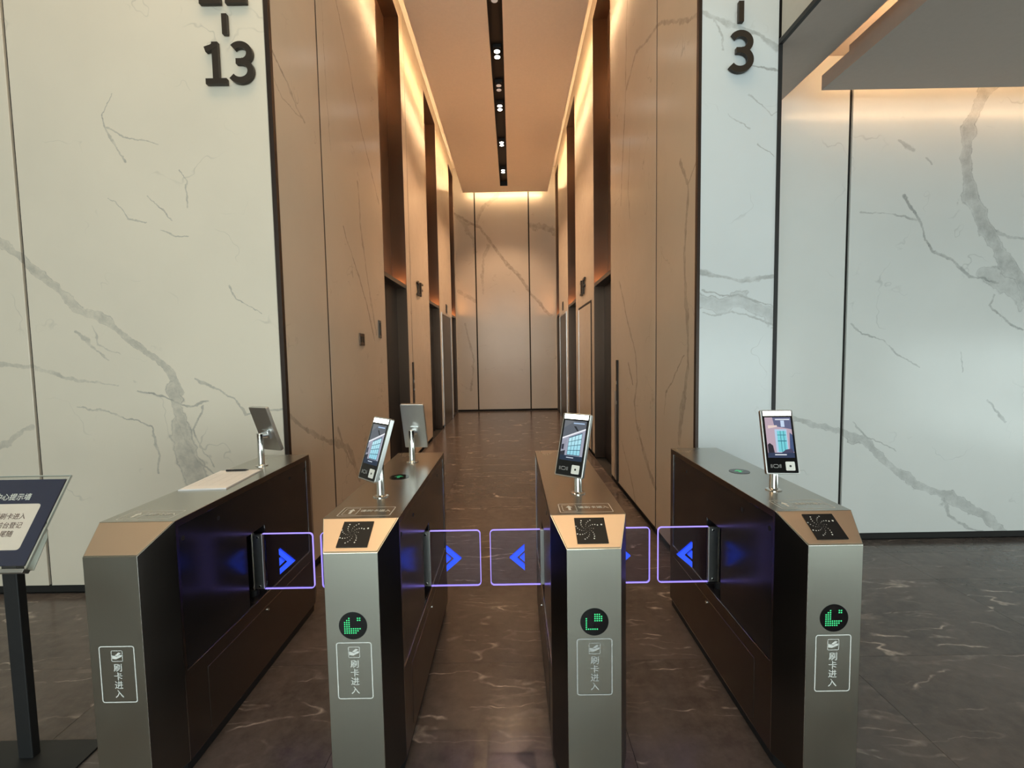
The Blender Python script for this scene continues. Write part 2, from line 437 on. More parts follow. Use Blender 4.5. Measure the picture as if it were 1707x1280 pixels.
def marble(name, veins, axis, base=(0.74, 0.745, 0.72), vein=(0.20, 0.205, 0.20), rough=0.2, soft=0.5):
    """white marble; veins are bands of the stone laid out in wall coordinates (along the wall, height, half width)"""
    t = NT(name)
    p = t.n('ShaderNodeNewGeometry').outputs['Position']
    # ragged edges: push the lookup point about by noise at two scales
    n1 = t.vec('SUBTRACT', t.noise(p, 2.6, 3, 0.6, out='Color'), (0.5, 0.5, 0.5))
    n2 = t.vec('SUBTRACT', t.noise(p, 13.0, 3, 0.65, out='Color'), (0.5, 0.5, 0.5))
    q = t.vec('ADD', p, t.vec('ADD', t.vec('SCALE', n1, scale=0.09), t.vec('SCALE', n2, scale=0.045)))
    q = t.vec('MULTIPLY', q, (1, 0, 1) if axis == 'y' else (0, 1, 1))
    patch = t.noise(p, 9.0, 4, 0.7)
    vary = t.rng(t.noise(p, 5.5, 3, 0.6), 0.3, 0.7, 0.55, 1.9)
    total = None
    for alpha, pts in veins:
        acc = None
        if total is not None:       # evaluate the bands one after another
            q = t.vec('MULTIPLY_ADD', total, (1e-9, 1e-9, 1e-9), q)
        for (a0, a1, aw), (b0, b1, bw) in zip(pts[:-1], pts[1:]):
            A = (a0, 0, a1) if axis == 'y' else (0, a0, a1)
            d = (b0 - a0, b1 - a1)
            L2 = max(d[0] ** 2 + d[1] ** 2, 1e-6)
            D = (d[0], 0, d[1]) if axis == 'y' else (0, d[0], d[1])
            pa = t.vec('SUBTRACT', q, A)
            h = t.math('ADD', t.vec('DOT_PRODUCT', pa, tuple(c / L2 for c in D)), 0.0, clamp=True)
            dist = t.vec('DISTANCE', pa, t.vec('SCALE', D, scale=h))
            wd = max((aw + bw) / 2, 0.0035)
            m = t.math('MULTIPLY_ADD', dist, -1.0 / (wd * 1.35), 0.0)
            acc = m if acc is None else t.math('MAXIMUM', acc, m)
        wide = max(w for _, _, w in pts)
        lev = t.math('MULTIPLY_ADD', acc, vary, 1.2)
        body = t.math('MULTIPLY', t.math('MULTIPLY', lev, 1.7, clamp=True), alpha * (0.80 if wide > 0.018 else 1.0))
        if wide > 0.018:            # broad bands carry a darker hairline along their margin
            rim = t.rng(t.math('ABSOLUTE', t.math('SUBTRACT', lev, 0.30)), 0.0, 0.16, alpha * 1.15, 0.0)
            body = t.math('MAXIMUM', body, rim)
        total = body if total is None else t.math('MAXIMUM', total, body)
    if total is None:
        total = t.math('MULTIPLY', patch, 0.0)
    fac = t.math('MULTIPLY', total, t.rng(patch, 0.30, 0.66, 0.30, 1.25), clamp=True)
    # faint cloudiness and hairlines that run through the whole slab
    cloud = t.rng(t.noise(p, 1.1, 4), 0.35, 0.75, 0.0, 0.10)
    hair = t.noise(t.vec('ADD', p, t.vec('SCALE', n1, scale=0.5)), 1.7, 2, 0.5)
    hl = t.rng(t.math('ABSOLUTE', t.math('SUBTRACT', hair, 0.5)), 0.0, 0.007, 0.32, 0.0)
    hl = t.math('MULTIPLY', hl, t.rng(t.noise(p, 2.3, 2), 0.52, 0.66))
    fac = t.math('MAXIMUM', t.math('MAXIMUM', fac, cloud), hl)
    t.set(Base_Color=t.mix(fac, base, vein), Roughness=t.rng(patch, 0.3, 0.7, rough, rough + 0.05))
    t.bsdf.inputs['Specular IOR Level'].default_value = soft
    return t.mat

M = {}

def stone(key, axis, cuts, **k):
    """one material per slab, holding only the bands that cross it"""
    out = []
    for i, (lo, hi) in enumerate(zip(cuts[:-1], cuts[1:])):
        vs_ = []
        for al, pts in VEINS[key]:
            segs = [j for j in range(len(pts) - 1) if max(pts[j][0], pts[j + 1][0]) > lo - 0.12 and min(pts[j][0], pts[j + 1][0]) < hi + 0.12]
            if segs:
                vs_.append((al, pts[segs[0]:segs[-1] + 2]))
        out.append(marble('marble %s %d' % (key, i), vs_, axis, **k))
    return out
FL_CUTS = [HX0, -4.842, -3.171, XL - 0.020]
CL_CUTS = [YF + 0.03, 3.85, 5.60, YE]
CR_CUTS = [YF + 0.03, 3.945, 5.73, YE]
FE_CUTS = [XL - 0.25, -0.945, 0.495, XR + 0.24]
BA_CUTS = [XA, 2.659, 5.0, HX1]
M['m_front_left'] = stone('front_left', 'y', FL_CUTS, base=(0.77, 0.695, 0.585))
M['m_front_right'] = stone('front_right', 'y', [XR, XA], base=(0.69, 0.735, 0.76))[0]
M['m_alcove'] = stone('alcove', 'y', BA_CUTS, base=(0.75, 0.755, 0.735))
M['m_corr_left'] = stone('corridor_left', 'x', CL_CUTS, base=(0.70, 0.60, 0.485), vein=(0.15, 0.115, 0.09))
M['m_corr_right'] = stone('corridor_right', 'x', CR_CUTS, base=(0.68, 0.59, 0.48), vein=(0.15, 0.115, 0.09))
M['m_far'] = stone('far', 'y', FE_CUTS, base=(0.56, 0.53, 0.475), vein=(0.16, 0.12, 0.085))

def dark_marble():
    t = NT('dark brown veined marble')
    p = t.n('ShaderNodeNewGeometry').outputs['Position']
    oi = t.n('ShaderNodeObjectInfo').outputs['Random']
    p = t.vec('ADD', p, t.vec('SCALE', (7.3, 3.1, 0.0), scale=oi))
    big = t.noise(p, 1.6, 5, 0.6, 0.4)
    fine = t.noise(p, 14.0, 5, 0.7)
    col = t.mix(t.rng(big, 0.32, 0.68), (0.058, 0.045, 0.040), (0.112, 0.088, 0.078))
    col = t.mix(t.rng(fine, 0.35, 0.75, 0.0, 0.6), col, (0.145, 0.119, 0.107))
    # thin pale fissures, broken into short runs, mostly along one diagonal
    w1 = t.vec('SCALE', t.vec('SUBTRACT', t.noise(p, 2.2, 4, 0.6, out='Color'), (0.5, 0.5, 0.5)), scale=0.20)
    q = t.vec('ADD', p, w1)
    def fissure(rot, sx, sy, off, thick, lo, hi, gain):
        mp = t.n('ShaderNodeMapping')
        mp.inputs['Rotation'].default_value = (0, 0, R(rot))
        mp.inputs['Scale'].default_value = (sx, sy, 1)
        mp.inputs['Location'].default_value = (off, off * 0.7, 0)
        t.put(mp.inputs['Vector'], q)
        a = t.noise(mp.outputs[0], 1.0, 2, 0.5)
        line = t.rng(t.math('ABSOLUTE', t.math('SUBTRACT', a, 0.5)), 0.0, thick, 1.0, 0.0)
        gate = t.rng(t.noise(t.vec('ADD', p, (off, 3 * off, 0)), 3.4, 3, 0.6), lo, hi)
        return t.math('MULTIPLY', t.math('MULTIPLY', line, gate), gain)
    v = fissure(24, 0.55, 3.0, 2.0, 0.008, 0.50, 0.64, 1.0)
    v = t.math('MAXIMUM', v, fissure(-42, 0.5, 2.6, 9.0, 0.007, 0.54, 0.66, 0.8))
    v = t.math('MAXIMUM', v, fissure(16, 0.9, 6.0, 17.0, 0.016, 0.48, 0.70, 0.35))
    v = t.math('MULTIPLY', v, t.rng(t.noise(p, 30, 3), 0.3, 0.6, 0.3, 1.0))
    col = t.mix(v, col, (0.62, 0.52, 0.45))
    t.set(Base_Color=col, Roughness=t.rng(fine, 0.3, 0.7, 0.17, 0.25))
    t.bsdf.inputs['Specular IOR Level'].default_value = 0.40
    return t.mat

M['floor'] = dark_marble()
M['joint'] = plain('dark joint', (0.012, 0.010, 0.009), 0.8)
M['black'] = plain('matt black', (0.012, 0.012, 0.013), 0.55)
M['trim'] = plain('dark bronze trim', (0.045, 0.030, 0.024), 0.35, 0.6)
M['ceiling'] = plain('warm white ceiling paint', (0.88, 0.83, 0.77), 0.85)
M['bay_ceiling'] = plain('greige ceiling paint', (0.43, 0.365, 0.32), 0.85)
M['hall_ceiling'] = plain('hall ceiling paint', (0.62, 0.58, 0.53), 0.85)
M['hall_wall'] = plain('pale stone hall wall', (0.50, 0.49, 0.45), 0.4)
M['bronze'] = brushed('bronze sheet', (0.36, 0.255, 0.185), 0.30, 'z')
M['bronze_dark'] = brushed('dark bronze sheet', (0.17, 0.112, 0.082), 0.32, 'z')
M['lift_leaf'] = plain('black titanium lift leaf', (0.012, 0.010, 0.010), 0.34, 0.0, 0.25)
M['lift_grey'] = plain('grey steel door leaf', (0.12, 0.11, 0.10), 0.35, 0.8)
M['steel'] = brushed('brushed stainless, long grain', (0.50, 0.485, 0.445), 0.25, 'y')
M['steel_v'] = brushed('brushed stainless, upright grain', (0.53, 0.53, 0.465), 0.31, 'z')
M['steel_side'] = brushed('dark brushed steel side', (0.20, 0.175, 0.16), 0.30, 'z')
M['reader'] = plain('black reader face', (0.008, 0.008, 0.009), 0.45, 0.0, 0.25)
M['nose'] = brushed('champagne steel nose', (0.68, 0.545, 0.425), 0.46, 'x')
M['chrome'] = plain('polished steel', (0.72, 0.71, 0.68), 0.12, 1.0)
M['satin'] = plain('satin aluminium', (0.66, 0.66, 0.65), 0.32, 1.0)
M['acrylic'] = plain('smoked acrylic', (0.016, 0.014, 0.015), 0.20, 0.0, 0.6)
M['blackglass'] = plain('black glass', (0.006, 0.006, 0.007), 0.07, 0.0, 0.5)
M['print_white'] = plain('white print', (0.78, 0.78, 0.74), 0.5)
M['print_grey'] = plain('grey print', (0.48, 0.48, 0.47), 0.5)
M['leaf_glass'] = glass('violet-tinted gate glass', (0.80, 0.80, 0.95))
M['pane'] = glass('clear window pane', (0.93, 0.97, 0.97))
M['edge_blue'] = glow('gate edge light', (0.34, 0.26, 1.0), 1.5, base=(0.02, 0.02, 0.03))
M['arrow_blue'] = glow('gate arrow light', (0.02, 0.085, 1.0), 1.15, base=(0.02, 0.02, 0.03))
M['led_green'] = glow('green led', (0.05, 0.85, 0.28), 1.1, base=(0.02, 0.02, 0.03))
M['led_dim'] = glow('dim green led', (0.05, 0.8, 0.3), 0.6, base=(0.02, 0.02, 0.03))
M['lightbar'] = glow('terminal lamp', (1.0, 0.98, 0.88), 6.0)
M['cove'] = glow('warm led strip', WARM, COVE_POWER)
M['cove_bay'] = glow('warm led strip, bay', WARM, ALCOVE_POWER)
M['cove_slot'] = glow('warm led strip, bay slot', WARM, ALCOVE_POWER * 3.5)
M['head_led'] = glow('amber led strip', (1.0, 0.42, 0.14), 90.0)
M['lens'] = glow('downlight lens', (1.0, 0.93, 0.82), 14.0)
M['lens_off'] = glow('dim downlight lens', (1.0, 0.9, 0.8), 0.25)
M['hall_fill'] = glow('added ceiling fill light', (1.0, 0.72, 0.42), HALL_FILL)
M['digit'] = plain('dark bronze numerals', (0.045, 0.034, 0.026), 0.42, 0.5)
M['paper'] = plain('white paper', (0.90, 0.87, 0.86), 0.7)
M['navy'] = plain('navy print', (0.022, 0.024, 0.065), 0.35)
M['cream'] = plain('cream print', (0.90, 0.76, 0.68), 0.5)
M['brown_ink'] = plain('brown ink', (0.16, 0.09, 0.07), 0.6)
M['clear'] = glass('clear acrylic', (0.97, 0.98, 0.97))
M['clear_edge'] = plain('acrylic edge', (0.42, 0.45, 0.41), 0.25)
M['window_frame'] = plain('dark window frame', (0.05, 0.05, 0.055), 0.4, 0.5)
M['pen'] = plain('black pen', (0.01, 0.01, 0.012), 0.3)

def screen_mat():
    t = NT('screen picture')
    a = t.n('ShaderNodeVertexColor', layer_name='picture')
    t.set(Base_Color=(0.01, 0.01, 0.01), Emission_Color=a.outputs[0], Emission_Strength=1.0, Roughness=0.08)
    return t.mat
M['screen'] = screen_mat()

# ------------------------------------------------------------------ floor: slab and stone tiles
struct('floor', MB().box(HX0 - 0.2, HX1 + 0.2, HY0 - 0.2, YE + 0.2, -0.12, -0.014), M['joint'])
floor = bpy.data.objects['floor']
TS, JX, JY = 1.2, -0.149 - 0.6, 2.295
def tiles(x0, x1, y0, y1):
    i0, i1 = math.floor((x0 - JX) / TS), math.ceil((x1 - JX) / TS)
    j0, j1 = math.floor((y0 - JY) / TS), math.ceil((y1 - JY) / TS)
    g = 0.0009
    for i in range(i0, i1):
        for j in range(j0, j1):
            a, b = max(x0, JX + i * TS) + g, min(x1, JX + (i + 1) * TS) - g
            c, d = max(y0, JY + j * TS) + g, min(y1, JY + (j + 1) * TS) - g
            if b - a > 0.01 and d - c > 0.01:
                t = MB().box(-(b - a) / 2, (b - a) / 2, -(d - c) / 2, (d - c) / 2, -0.014, 0)
                t.build('floor_tile', M['floor'], floor, loc=((a + b) / 2, (c + d) / 2, 0))
tiles(HX0, HX1, HY0, YF)
tiles(XL, XR, YF, YE)
tiles(XA, HX1, YF, YA)

# ------------------------------------------------------------------ stone walls: dark backing and panels with open joints
def panel(parent, mat, x0, x1, y0, y1, z0, z1):
    cx, cy, cz = (x0 + x1) / 2, (y0 + y1) / 2, (z0 + z1) / 2
    m = MB().box(x0 - cx, x1 - cx, y0 - cy, y1 - cy, z0 - cz, z1 - cz)
    return m.build('panel', mat, parent, loc=(cx, cy, cz), bevel=0.0025, seg=1)

JT = 0.008           # half joint
SJ = 0.013           # half width of the corridor joint profiles
PT = 0.02            # panel thickness
BB = 0.055           # black recessed skirting under the panels

wfl = struct('wall_front_left', MB().box(HX0 - 0.2, XL - 0.02, YF + PT, YF + 0.22, 0, ZTOP), M['joint'])
for a, b, mt in zip(FL_CUTS[:-1], FL_CUTS[1:], M['m_front_left']):
    panel(wfl, mt, a + 0.010, b - 0.010, YF, YF + PT, BB, ZTOP)
wfr = struct('wall_front_right', MB().box(XR + 0.26, XA, YF + PT, YA - 0.001, 0, ZTOP).box(XA, XA + 0.14, YF + PT, YF + 0.2, ZA + 0.062, ZTOP), M['joint'])
panel(wfr, M['m_front_right'], XR + 0.016, XA - 0.010, YF, YF + PT, BB, ZTOP)
panel(wfr, M['m_alcove'][2], XA + 0.0005, XA + 0.016, YF + 0.055, YA - 0.002, BB, ZA - 0.002)
# bronze corner profiles of the corridor mouth, and the black one along the bay
struct('trim_1', MB().box(XL - 0.026, XL + 0.002, YF - 0.004, YF + 0.03, 0, ZTOP), M['trim'])
struct('trim_2', MB().box(XR - 0.002, XR + 0.018, YF - 0.004, YF + 0.03, 0, ZTOP), M['trim'])
struct('trim_3', MB().box(XA - 0.012, XA + 0.012, YF - 0.006, YF + 0.05, 0, ZA), M['black'])

wcl = struct('wall_corridor_left', MB().box(XL - 0.30, XL - 0.24, YF + 0.22, YE, 0, ZTOP), M['joint'])
wcr = struct('wall_corridor_right', MB().box(XR + 0.24, XR + 0.26, YF + PT, YE, 0, ZTOP), M['joint'])
OPEN_L = [(5.60, 6.80), (8.60, 9.85), (11.80, 12.66)]
OPEN_R = [(5.73, 6.92), (8.85, 10.08), (11.95, 12.66)]
ZO = 6.27
def side_wall(parent, s, xf, opens, seams, mat, mcuts):
    """s = -1 left, +1 right; xf is the face of the stone"""
    def xb(d0, d1):
        return (xf + s * d0, xf + s * d1) if s > 0 else (xf + s * d1, xf + s * d0)
    ys = [YF + 0.03] + [v for o in opens for v in o] + [YE]
    for k in range(0, len(ys), 2):
        a, b = ys[k], ys[k + 1]
        x0, x1 = xb(PT, 0.24)
        MB().box(x0, x1, a + 0.012, b - 0.012, 0, ZTOP).build('backing', M['joint'], parent)
        cuts = [a] + [c for c in seams if a < c < b] + [b]
        for c, d in zip(cuts[:-1], cuts[1:]):
            if c != a:              # dark metal profile set in the joint
                x0, x1 = xb(0.0015, PT)
                MB().box(x0, x1, c - SJ, c + SJ, 0, ZTOP).build('joint_profile', M['trim'], parent)
            x0, x1 = xb(0, PT)
            panel(parent, mat[min(len([q for q in mcuts[1:-1] if q <= c + 0.001]), 2)], x0, x1, c + (SJ if c != a else 0), d - (SJ if d != b else 0), BB, ZTOP)
    for a, b in opens:
        x0, x1 = xb(0, PT)
        panel(parent, mat[2], x0, x1, a, b, ZO, ZTOP)
        x0, x1 = xb(PT, 0.24)
        MB().box(x0, x1, a - 0.012, b + 0.012, ZO + 0.01, ZTOP).build('backing', M['joint'], parent)
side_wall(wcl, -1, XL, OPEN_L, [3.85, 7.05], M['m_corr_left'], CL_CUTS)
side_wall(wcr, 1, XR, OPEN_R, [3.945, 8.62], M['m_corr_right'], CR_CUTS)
wce = struct('wall_corridor_end', MB().box(XL - 0.3, XR + 0.3, YE + PT, YE + 0.2, 0, ZTOP), M['joint'])
for a, b, mt in zip(FE_CUTS[:-1], FE_CUTS[1:], M['m_far']):
    panel(wce, mt, a + 0.017, b - 0.017, YE, YE + PT, 0.05, ZTOP)

wbay = struct('wall_bay_back', MB().box(XA - 0.02, HX1 + 0.2, YA + PT, YA + 0.2, 0, 3.82), M['joint'])
for a, b, mt in zip(BA_CUTS[:-1], BA_CUTS[1:], M['m_alcove']):
    panel(wbay, mt, a + 0.013, b - 0.013, YA, YA + PT, BB, 3.82)

# ------------------------------------------------------------------ lift openings
def lift(n, s, xf, y0, y1):
    root = tag(empty('door_%d' % n, (xf, (y0 + y1) / 2, 0)), kind='structure')
    h = (y1 - y0) / 2
    def bx(d0, d1, a, b, z0, z1):
        return MB().box(min(s * d0, s * d1), max(s * d0, s * d1), a, b, z0, z1)
    D = 0.235
    bx(0.002, D, -h, -h + 0.014, 0, ZO).build('jamb', M['bronze_dark'], root)
    bx(0.002, D, h - 0.014, h, 0, ZO).build('jamb', M['bronze_dark'], root)
    bx(0.002, D, -h + 0.014, h - 0.014, ZO - 0.014, ZO).build('soffit', M['bronze_dark'], root)
    for a, b in ((-h + 0.016, -h * 0.30), (-h * 0.30 + 0.004, h - 0.016)):
        bx(0.205, D, a, b, 2.60, ZO - 0.016).build('bronze_panel', M['bronze'], root, bevel=0.002, seg=1)
    head = bx(0.012, 0.195, -h + 0.016, h - 0.016, 2.53, 2.585).build('head_bar', M['lift_grey'], root, bevel=0.003)
    bx(0.12, 0.16, -h + 0.04, h - 0.04, 2.586, 2.594).build('led_strip', M['head_led'], head, loc=(0, 0, 0))
    for a, b in ((-h + 0.016, -0.002), (0.002, h - 0.016)):
        bx(0.150, 0.195, a, b, 0.004, 2.528).build('door_leaf', M['lift_leaf'], root, bevel=0.002, seg=1)
    return root
k = 1
for (a, b) in OPEN_L:
    lift(k, -1, XL, a, b); k += 1
for (a, b) in OPEN_R:
    lift(k, 1, XR, a, b); k += 1

# grey flush service doors in the far piers, and the framed flush door in the near right pier
def flush_door(n, s, xf, y0, y1, z1, mat, frame):
    root = tag(empty('door_%d' % n, (xf, (y0 + y1) / 2, 0)), kind='structure')
    h = (y1 - y0) / 2
    def bx(d0, d1, a, b, z0, zz):
        return MB().box(min(s * d0, s * d1), max(s * d0, s * d1), a, b, z0, zz)
    t = 0.035
    bx(-0.012, -0.001, -h, -h + t, 0.0, z1).build('frame_side', frame, root)
    bx(-0.012, -0.001, h - t, h, 0.0, z1).build('frame_side', frame, root)
    bx(-0.012, -0.001, -h + t, h - t, z1 - t, z1).build('frame_head', frame, root)
    bx(-0.006, -0.001, -h + t, h - t, 0.004, z1 - t).build('door_leaf', mat, root)
    return root
flush_door(7, -1, XL, 10.05, 11.55, 2.48, M['lift_grey'], M['satin'])
flush_door(8, 1, XR, 10.35, 11.75, 2.48, M['lift_grey'], M['satin'])
rootf = tag(empty('door_9', (XR, 7.79, 0)), kind='structure')
MB().box(-0.012, -0.001, -0.67, -0.645, 0.06, 2.36).build('frame_side', M['black'], rootf)
MB().box(-0.012, -0.001, 0.655, 0.67, 0.06, 2.36).build('frame_side', M['satin'], rootf)
MB().box(-0.012, -0.001, -0.645, 0.655, 2.33, 2.36).build('frame_head', M['black'], rootf)
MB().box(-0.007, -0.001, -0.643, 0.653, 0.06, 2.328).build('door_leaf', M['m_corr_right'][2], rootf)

# ------------------------------------------------------------------ corridor ceiling board with black lamp slot
ceil = tag(empty('ceiling_corridor', ((XL + XR) / 2, 8, ZC)), kind='structure')
ceil.location = (0, 0, 0)
CX0, CX1, SX0, SX1, CY1, SY1 = -1.22, 0.985, -0.235, -0.05, 12.5, 12.06
zt = ZC + 0.07
MB().box(CX0, SX0, YF - 0.3, CY1, ZC, zt).build('board', M['ceiling'], ceil)
MB().box(SX1, CX1, YF - 0.3, CY1, ZC, zt).build('board', M['ceiling'], ceil)
MB().box(SX0, SX1, SY1, CY1, ZC, zt).build('board', M['ceiling'], ceil)
MB().box(SX0, SX1, YF - 0.3, SY1, ZC + 0.11, ZC + 0.13).build('slot_back', M['black'], ceil)
for x in (SX0, SX1):
    MB().box(x - 0.004, x + 0.004, YF - 0.3, SY1, ZC + 0.004, ZC + 0.11).build('slot_cheek', M['black'], ceil)
MB().box(SX0, SX1, SY1 - 0.005, SY1, ZC + 0.004, ZC + 0.11).build('slot_end', M['black'], ceil)
struct('ceiling', MB().box(HX0 - 0.2, XA + 0.14, HY0 - 0.2, YE + 0.2, ZTOP, ZTOP + 0.15), M['hall_ceiling'])

# cove strips lying on the board edges
def led(name, label, x0, x1, y0, y1, z, mat, group):
    cx, cy = (x0 + x1) / 2, (y0 + y1) / 2
    root = tag(empty(name, (cx, cy, z)), label, 'light strip', group)
    MB().box(x0 - cx, x1 - cx, y0 - cy, y1 - cy, 0.0, 0.006).build('channel', M['satin'], root)
    MB().box(x0 - cx, x1 - cx, y0 - cy, y1 - cy, 0.0065, 0.026).build('diffuser', mat, root)
    return root
G = 'warm cove strips of the corridor ceiling'
led('led_strip', 'warm cove light strip along the left edge of the corridor ceiling', CX0 - 0.014, CX0 - 0.002, YF + 0.1, CY1 - 0.1, ZC + 0.035, M['cove'], G)
led('led_strip', 'warm cove light strip along the right edge of the corridor ceiling', CX1 + 0.002, CX1 + 0.014, YF + 0.1, CY1 - 0.1, ZC + 0.035, M['cove'], G)
led('led_strip', 'warm cove light strip above the corridor end wall', CX0 + 0.1, CX1 - 0.1, CY1 + 0.002, CY1 + 0.014, ZC + 0.035, M['cove'], G)

# ------------------------------------------------------------------ side bay: fascia, ceiling strip, slot and dropped board
wb = struct('wall_bay_fascia', MB().box(XA + PT, XA + 0.14, HY0, YF + PT, ZA + 0.003, ZTOP), M['joint'])
ys = [HY0, -1.9, 1.1, YF]
for a, b in zip(ys[:-1], ys[1:]):
    panel(wb, M['hall_wall'], XA, XA + PT, a + JT, b - JT, ZA + 0.03, ZTOP)
struct('trim_4', MB().box(XA - 0.012, XA + 0.012, HY0, YF - 0.006, ZA, ZA + 0.028), M['black'])
cb = tag(empty('ceiling_bay', (0, 0, 0)), kind='structure')
BX0, BX1, BY1, ZB = 2.11, 2.222, 3.440, 3.40
MB().box(XA + 0.012, BX0, HY0, YA, ZA, ZA + 0.06).build('edge_board', M['bay_ceiling'], cb)
MB().box(BX1, HX1, HY0, BY1, ZB, ZB + 0.10).build('dropped_board', M['bay_ceiling'], cb)
MB().box(BX1 + 0.02, BX1 + 0.035, HY0, 3.20, ZB + 0.10, ZB + 0.155).build('trough_lip', M['bay_ceiling'], cb)
MB().box(XA + 0.14, HX1 + 0.2, HY0 - 0.2, YA + 0.2, ZA + 0.33, ZA + 0.40).build('upper_board', M['bay_ceiling'], cb)
G = 'warm cove strips of the side bay'
led('led_strip', 'warm cove light strip in the slot beside the bay ceiling board', BX1 + 0.06, BX1 + 0.09, HY0 + 0.2, 3.2, ZB + 0.101, M['cove_slot'], G)
led('led_strip', 'warm cove light strip grazing the bay back wall from above', BX1 + 0.1, HX1 - 0.2, BY1 - 0.016, BY1 - 0.002, ZB + 0.101, M['cove_bay'], G)

# ------------------------------------------------------------------ the hall behind the camera: walls and the glass front
struct('wall_left', MB().box(HX0 - 0.2, HX0, HY0 - 0.2, YF + PT, 0, ZTOP), M['hall_wall'])
WC_FILL = (-1.2, 2.4, 0.06, 1.7)  # unseen side window, added to throw more daylight on the bay wall
wr = MB().box(HX1, HX1 + 0.2, HY0 - 0.2, WC_FILL[0], 0, 3.82).box(HX1, HX1 + 0.2, WC_FILL[1], YA + PT, 0, 3.82)
wr.box(HX1, HX1 + 0.2, WC_FILL[0], WC_FILL[1], 0, WC_FILL[2]).box(HX1, HX1 + 0.2, WC_FILL[0], WC_FILL[1], WC_FILL[3], 3.82)
struct('wall_right', wr, M['hall_wall'])
def glass_front(n, x0, x1, z0, z1, nx, nz, side=False):
    """a glazed opening in the back wall, or (side) one added to the right wall with x0..x1 measured along Y"""
    root = tag(empty('window_%d' % n, (HX1, (x0 + x1) / 2, z0) if side else ((x0 + x1) / 2, HY0, z0)), kind='structure')
    root.rotation_euler = (0, 0, R(90) if side else 0)
    w, h = x1 - x0, z1 - z0
    for i in range(nx + 1):
        x = -w / 2 + w * i / nx
        MB().box(x - 0.04, x + 0.04, -0.10, 0.0, 0, h).build('mullion', M['window_frame'], root)
    for j in range(nz + 1):
        z = h * j / nz
        MB().box(-w / 2, w / 2, -0.09, -0.01, max(z - 0.035, 0), min(z + 0.035, h)).build('transom', M['window_frame'], root)
    for i in range(nx):
        for j in range(nz):
            a, b = -w / 2 + w * i / nx + 0.04, -w / 2 + w * (i + 1) / nx - 0.04
            c, d = h * j / nz + 0.035, h * (j + 1) / nz - 0.035
            MB().box(a, b, -0.056, -0.048, c, d).build('pane', M['pane'], root)
    if side:
        portal('window_portal_%d' % n, HX1 - 0.02, (x0 + x1) / 2, (z0 + z1) / 2, w, h, R(90))
    else:
        portal('window_portal_%d' % n, (x0 + x1) / 2, HY0 + 0.02, (z0 + z1) / 2, w, h)
WA = (-3.8, 1.4, 0.12, 5.0)
WB_ = (1.9, 6.8, 0.06, 1.9)
bw = MB()
bw.box(HX0 - 0.2, WA[0], HY0 - 0.2, HY0, 0, ZTOP).box(WA[1], WB_[0], HY0 - 0.2, HY0, 0, ZTOP).box(WB_[1], HX1 + 0.2, HY0 - 0.2, HY0, 0, 3.9)
bw.box(WA[0], WA[1], HY0 - 0.2, HY0, 0, WA[2]).box(WA[0], WA[1], HY0 - 0.2, HY0, WA[3], ZTOP)
bw.box(WB_[0], WB_[1], HY0 - 0.2, HY0, 0, WB_[2]).box(WB_[0], HX1 + 0.2, HY0 - 0.2, HY0, WB_[3], 3.9)
struct('wall_back', bw, M['hall_wall'])
glass_front(1, *WA, 4, 3)
glass_front(2, *WB_, 3, 2)
glass_front(3, *WC_FILL, 3, 2, side=True)
# unseen light box added over the turnstiles for warm light and nose reflections
hf = tag(empty('ceiling_fill_box', (-0.775, 1.85, ZTOP)), kind='structure')
MB().box(-2.425, 2.425, -0.65, 0.65, -0.055, -0.020).build('diffuser', M['hall_fill'], hf)
for x0, x1, y0, y1 in ((-2.46, 2.46, -0.69, -0.652), (-2.46, 2.46, 0.652, 0.69), (-2.46, -2.427, -0.652, 0.652), (2.427, 2.46, -0.652, 0.652)):
    MB().box(x0, x1, y0, y1, -0.075, -0.001).build('frame_rail', M['satin'], hf)

# ------------------------------------------------------------------ turnstiles
HW, FW, YB, YN, ZT, ZS, Z0 = 0.139, 0.0935, 0.565, 0.690, 0.985, 0.907, 0.05
NY0, NY1, NZ0, NZ1, ND = -0.552, 0.520, 0.400, 0.958, 0.007    # side panel recess
PY0, PY1, PZ0, PZ1, PD = -0.120, 0.045, 0.402, 0.745, 0.085      # pocket of the gate post
UNIT_X = [-1.390, -0.566, 0.268, 1.094]
UNIT_Y = 2.245

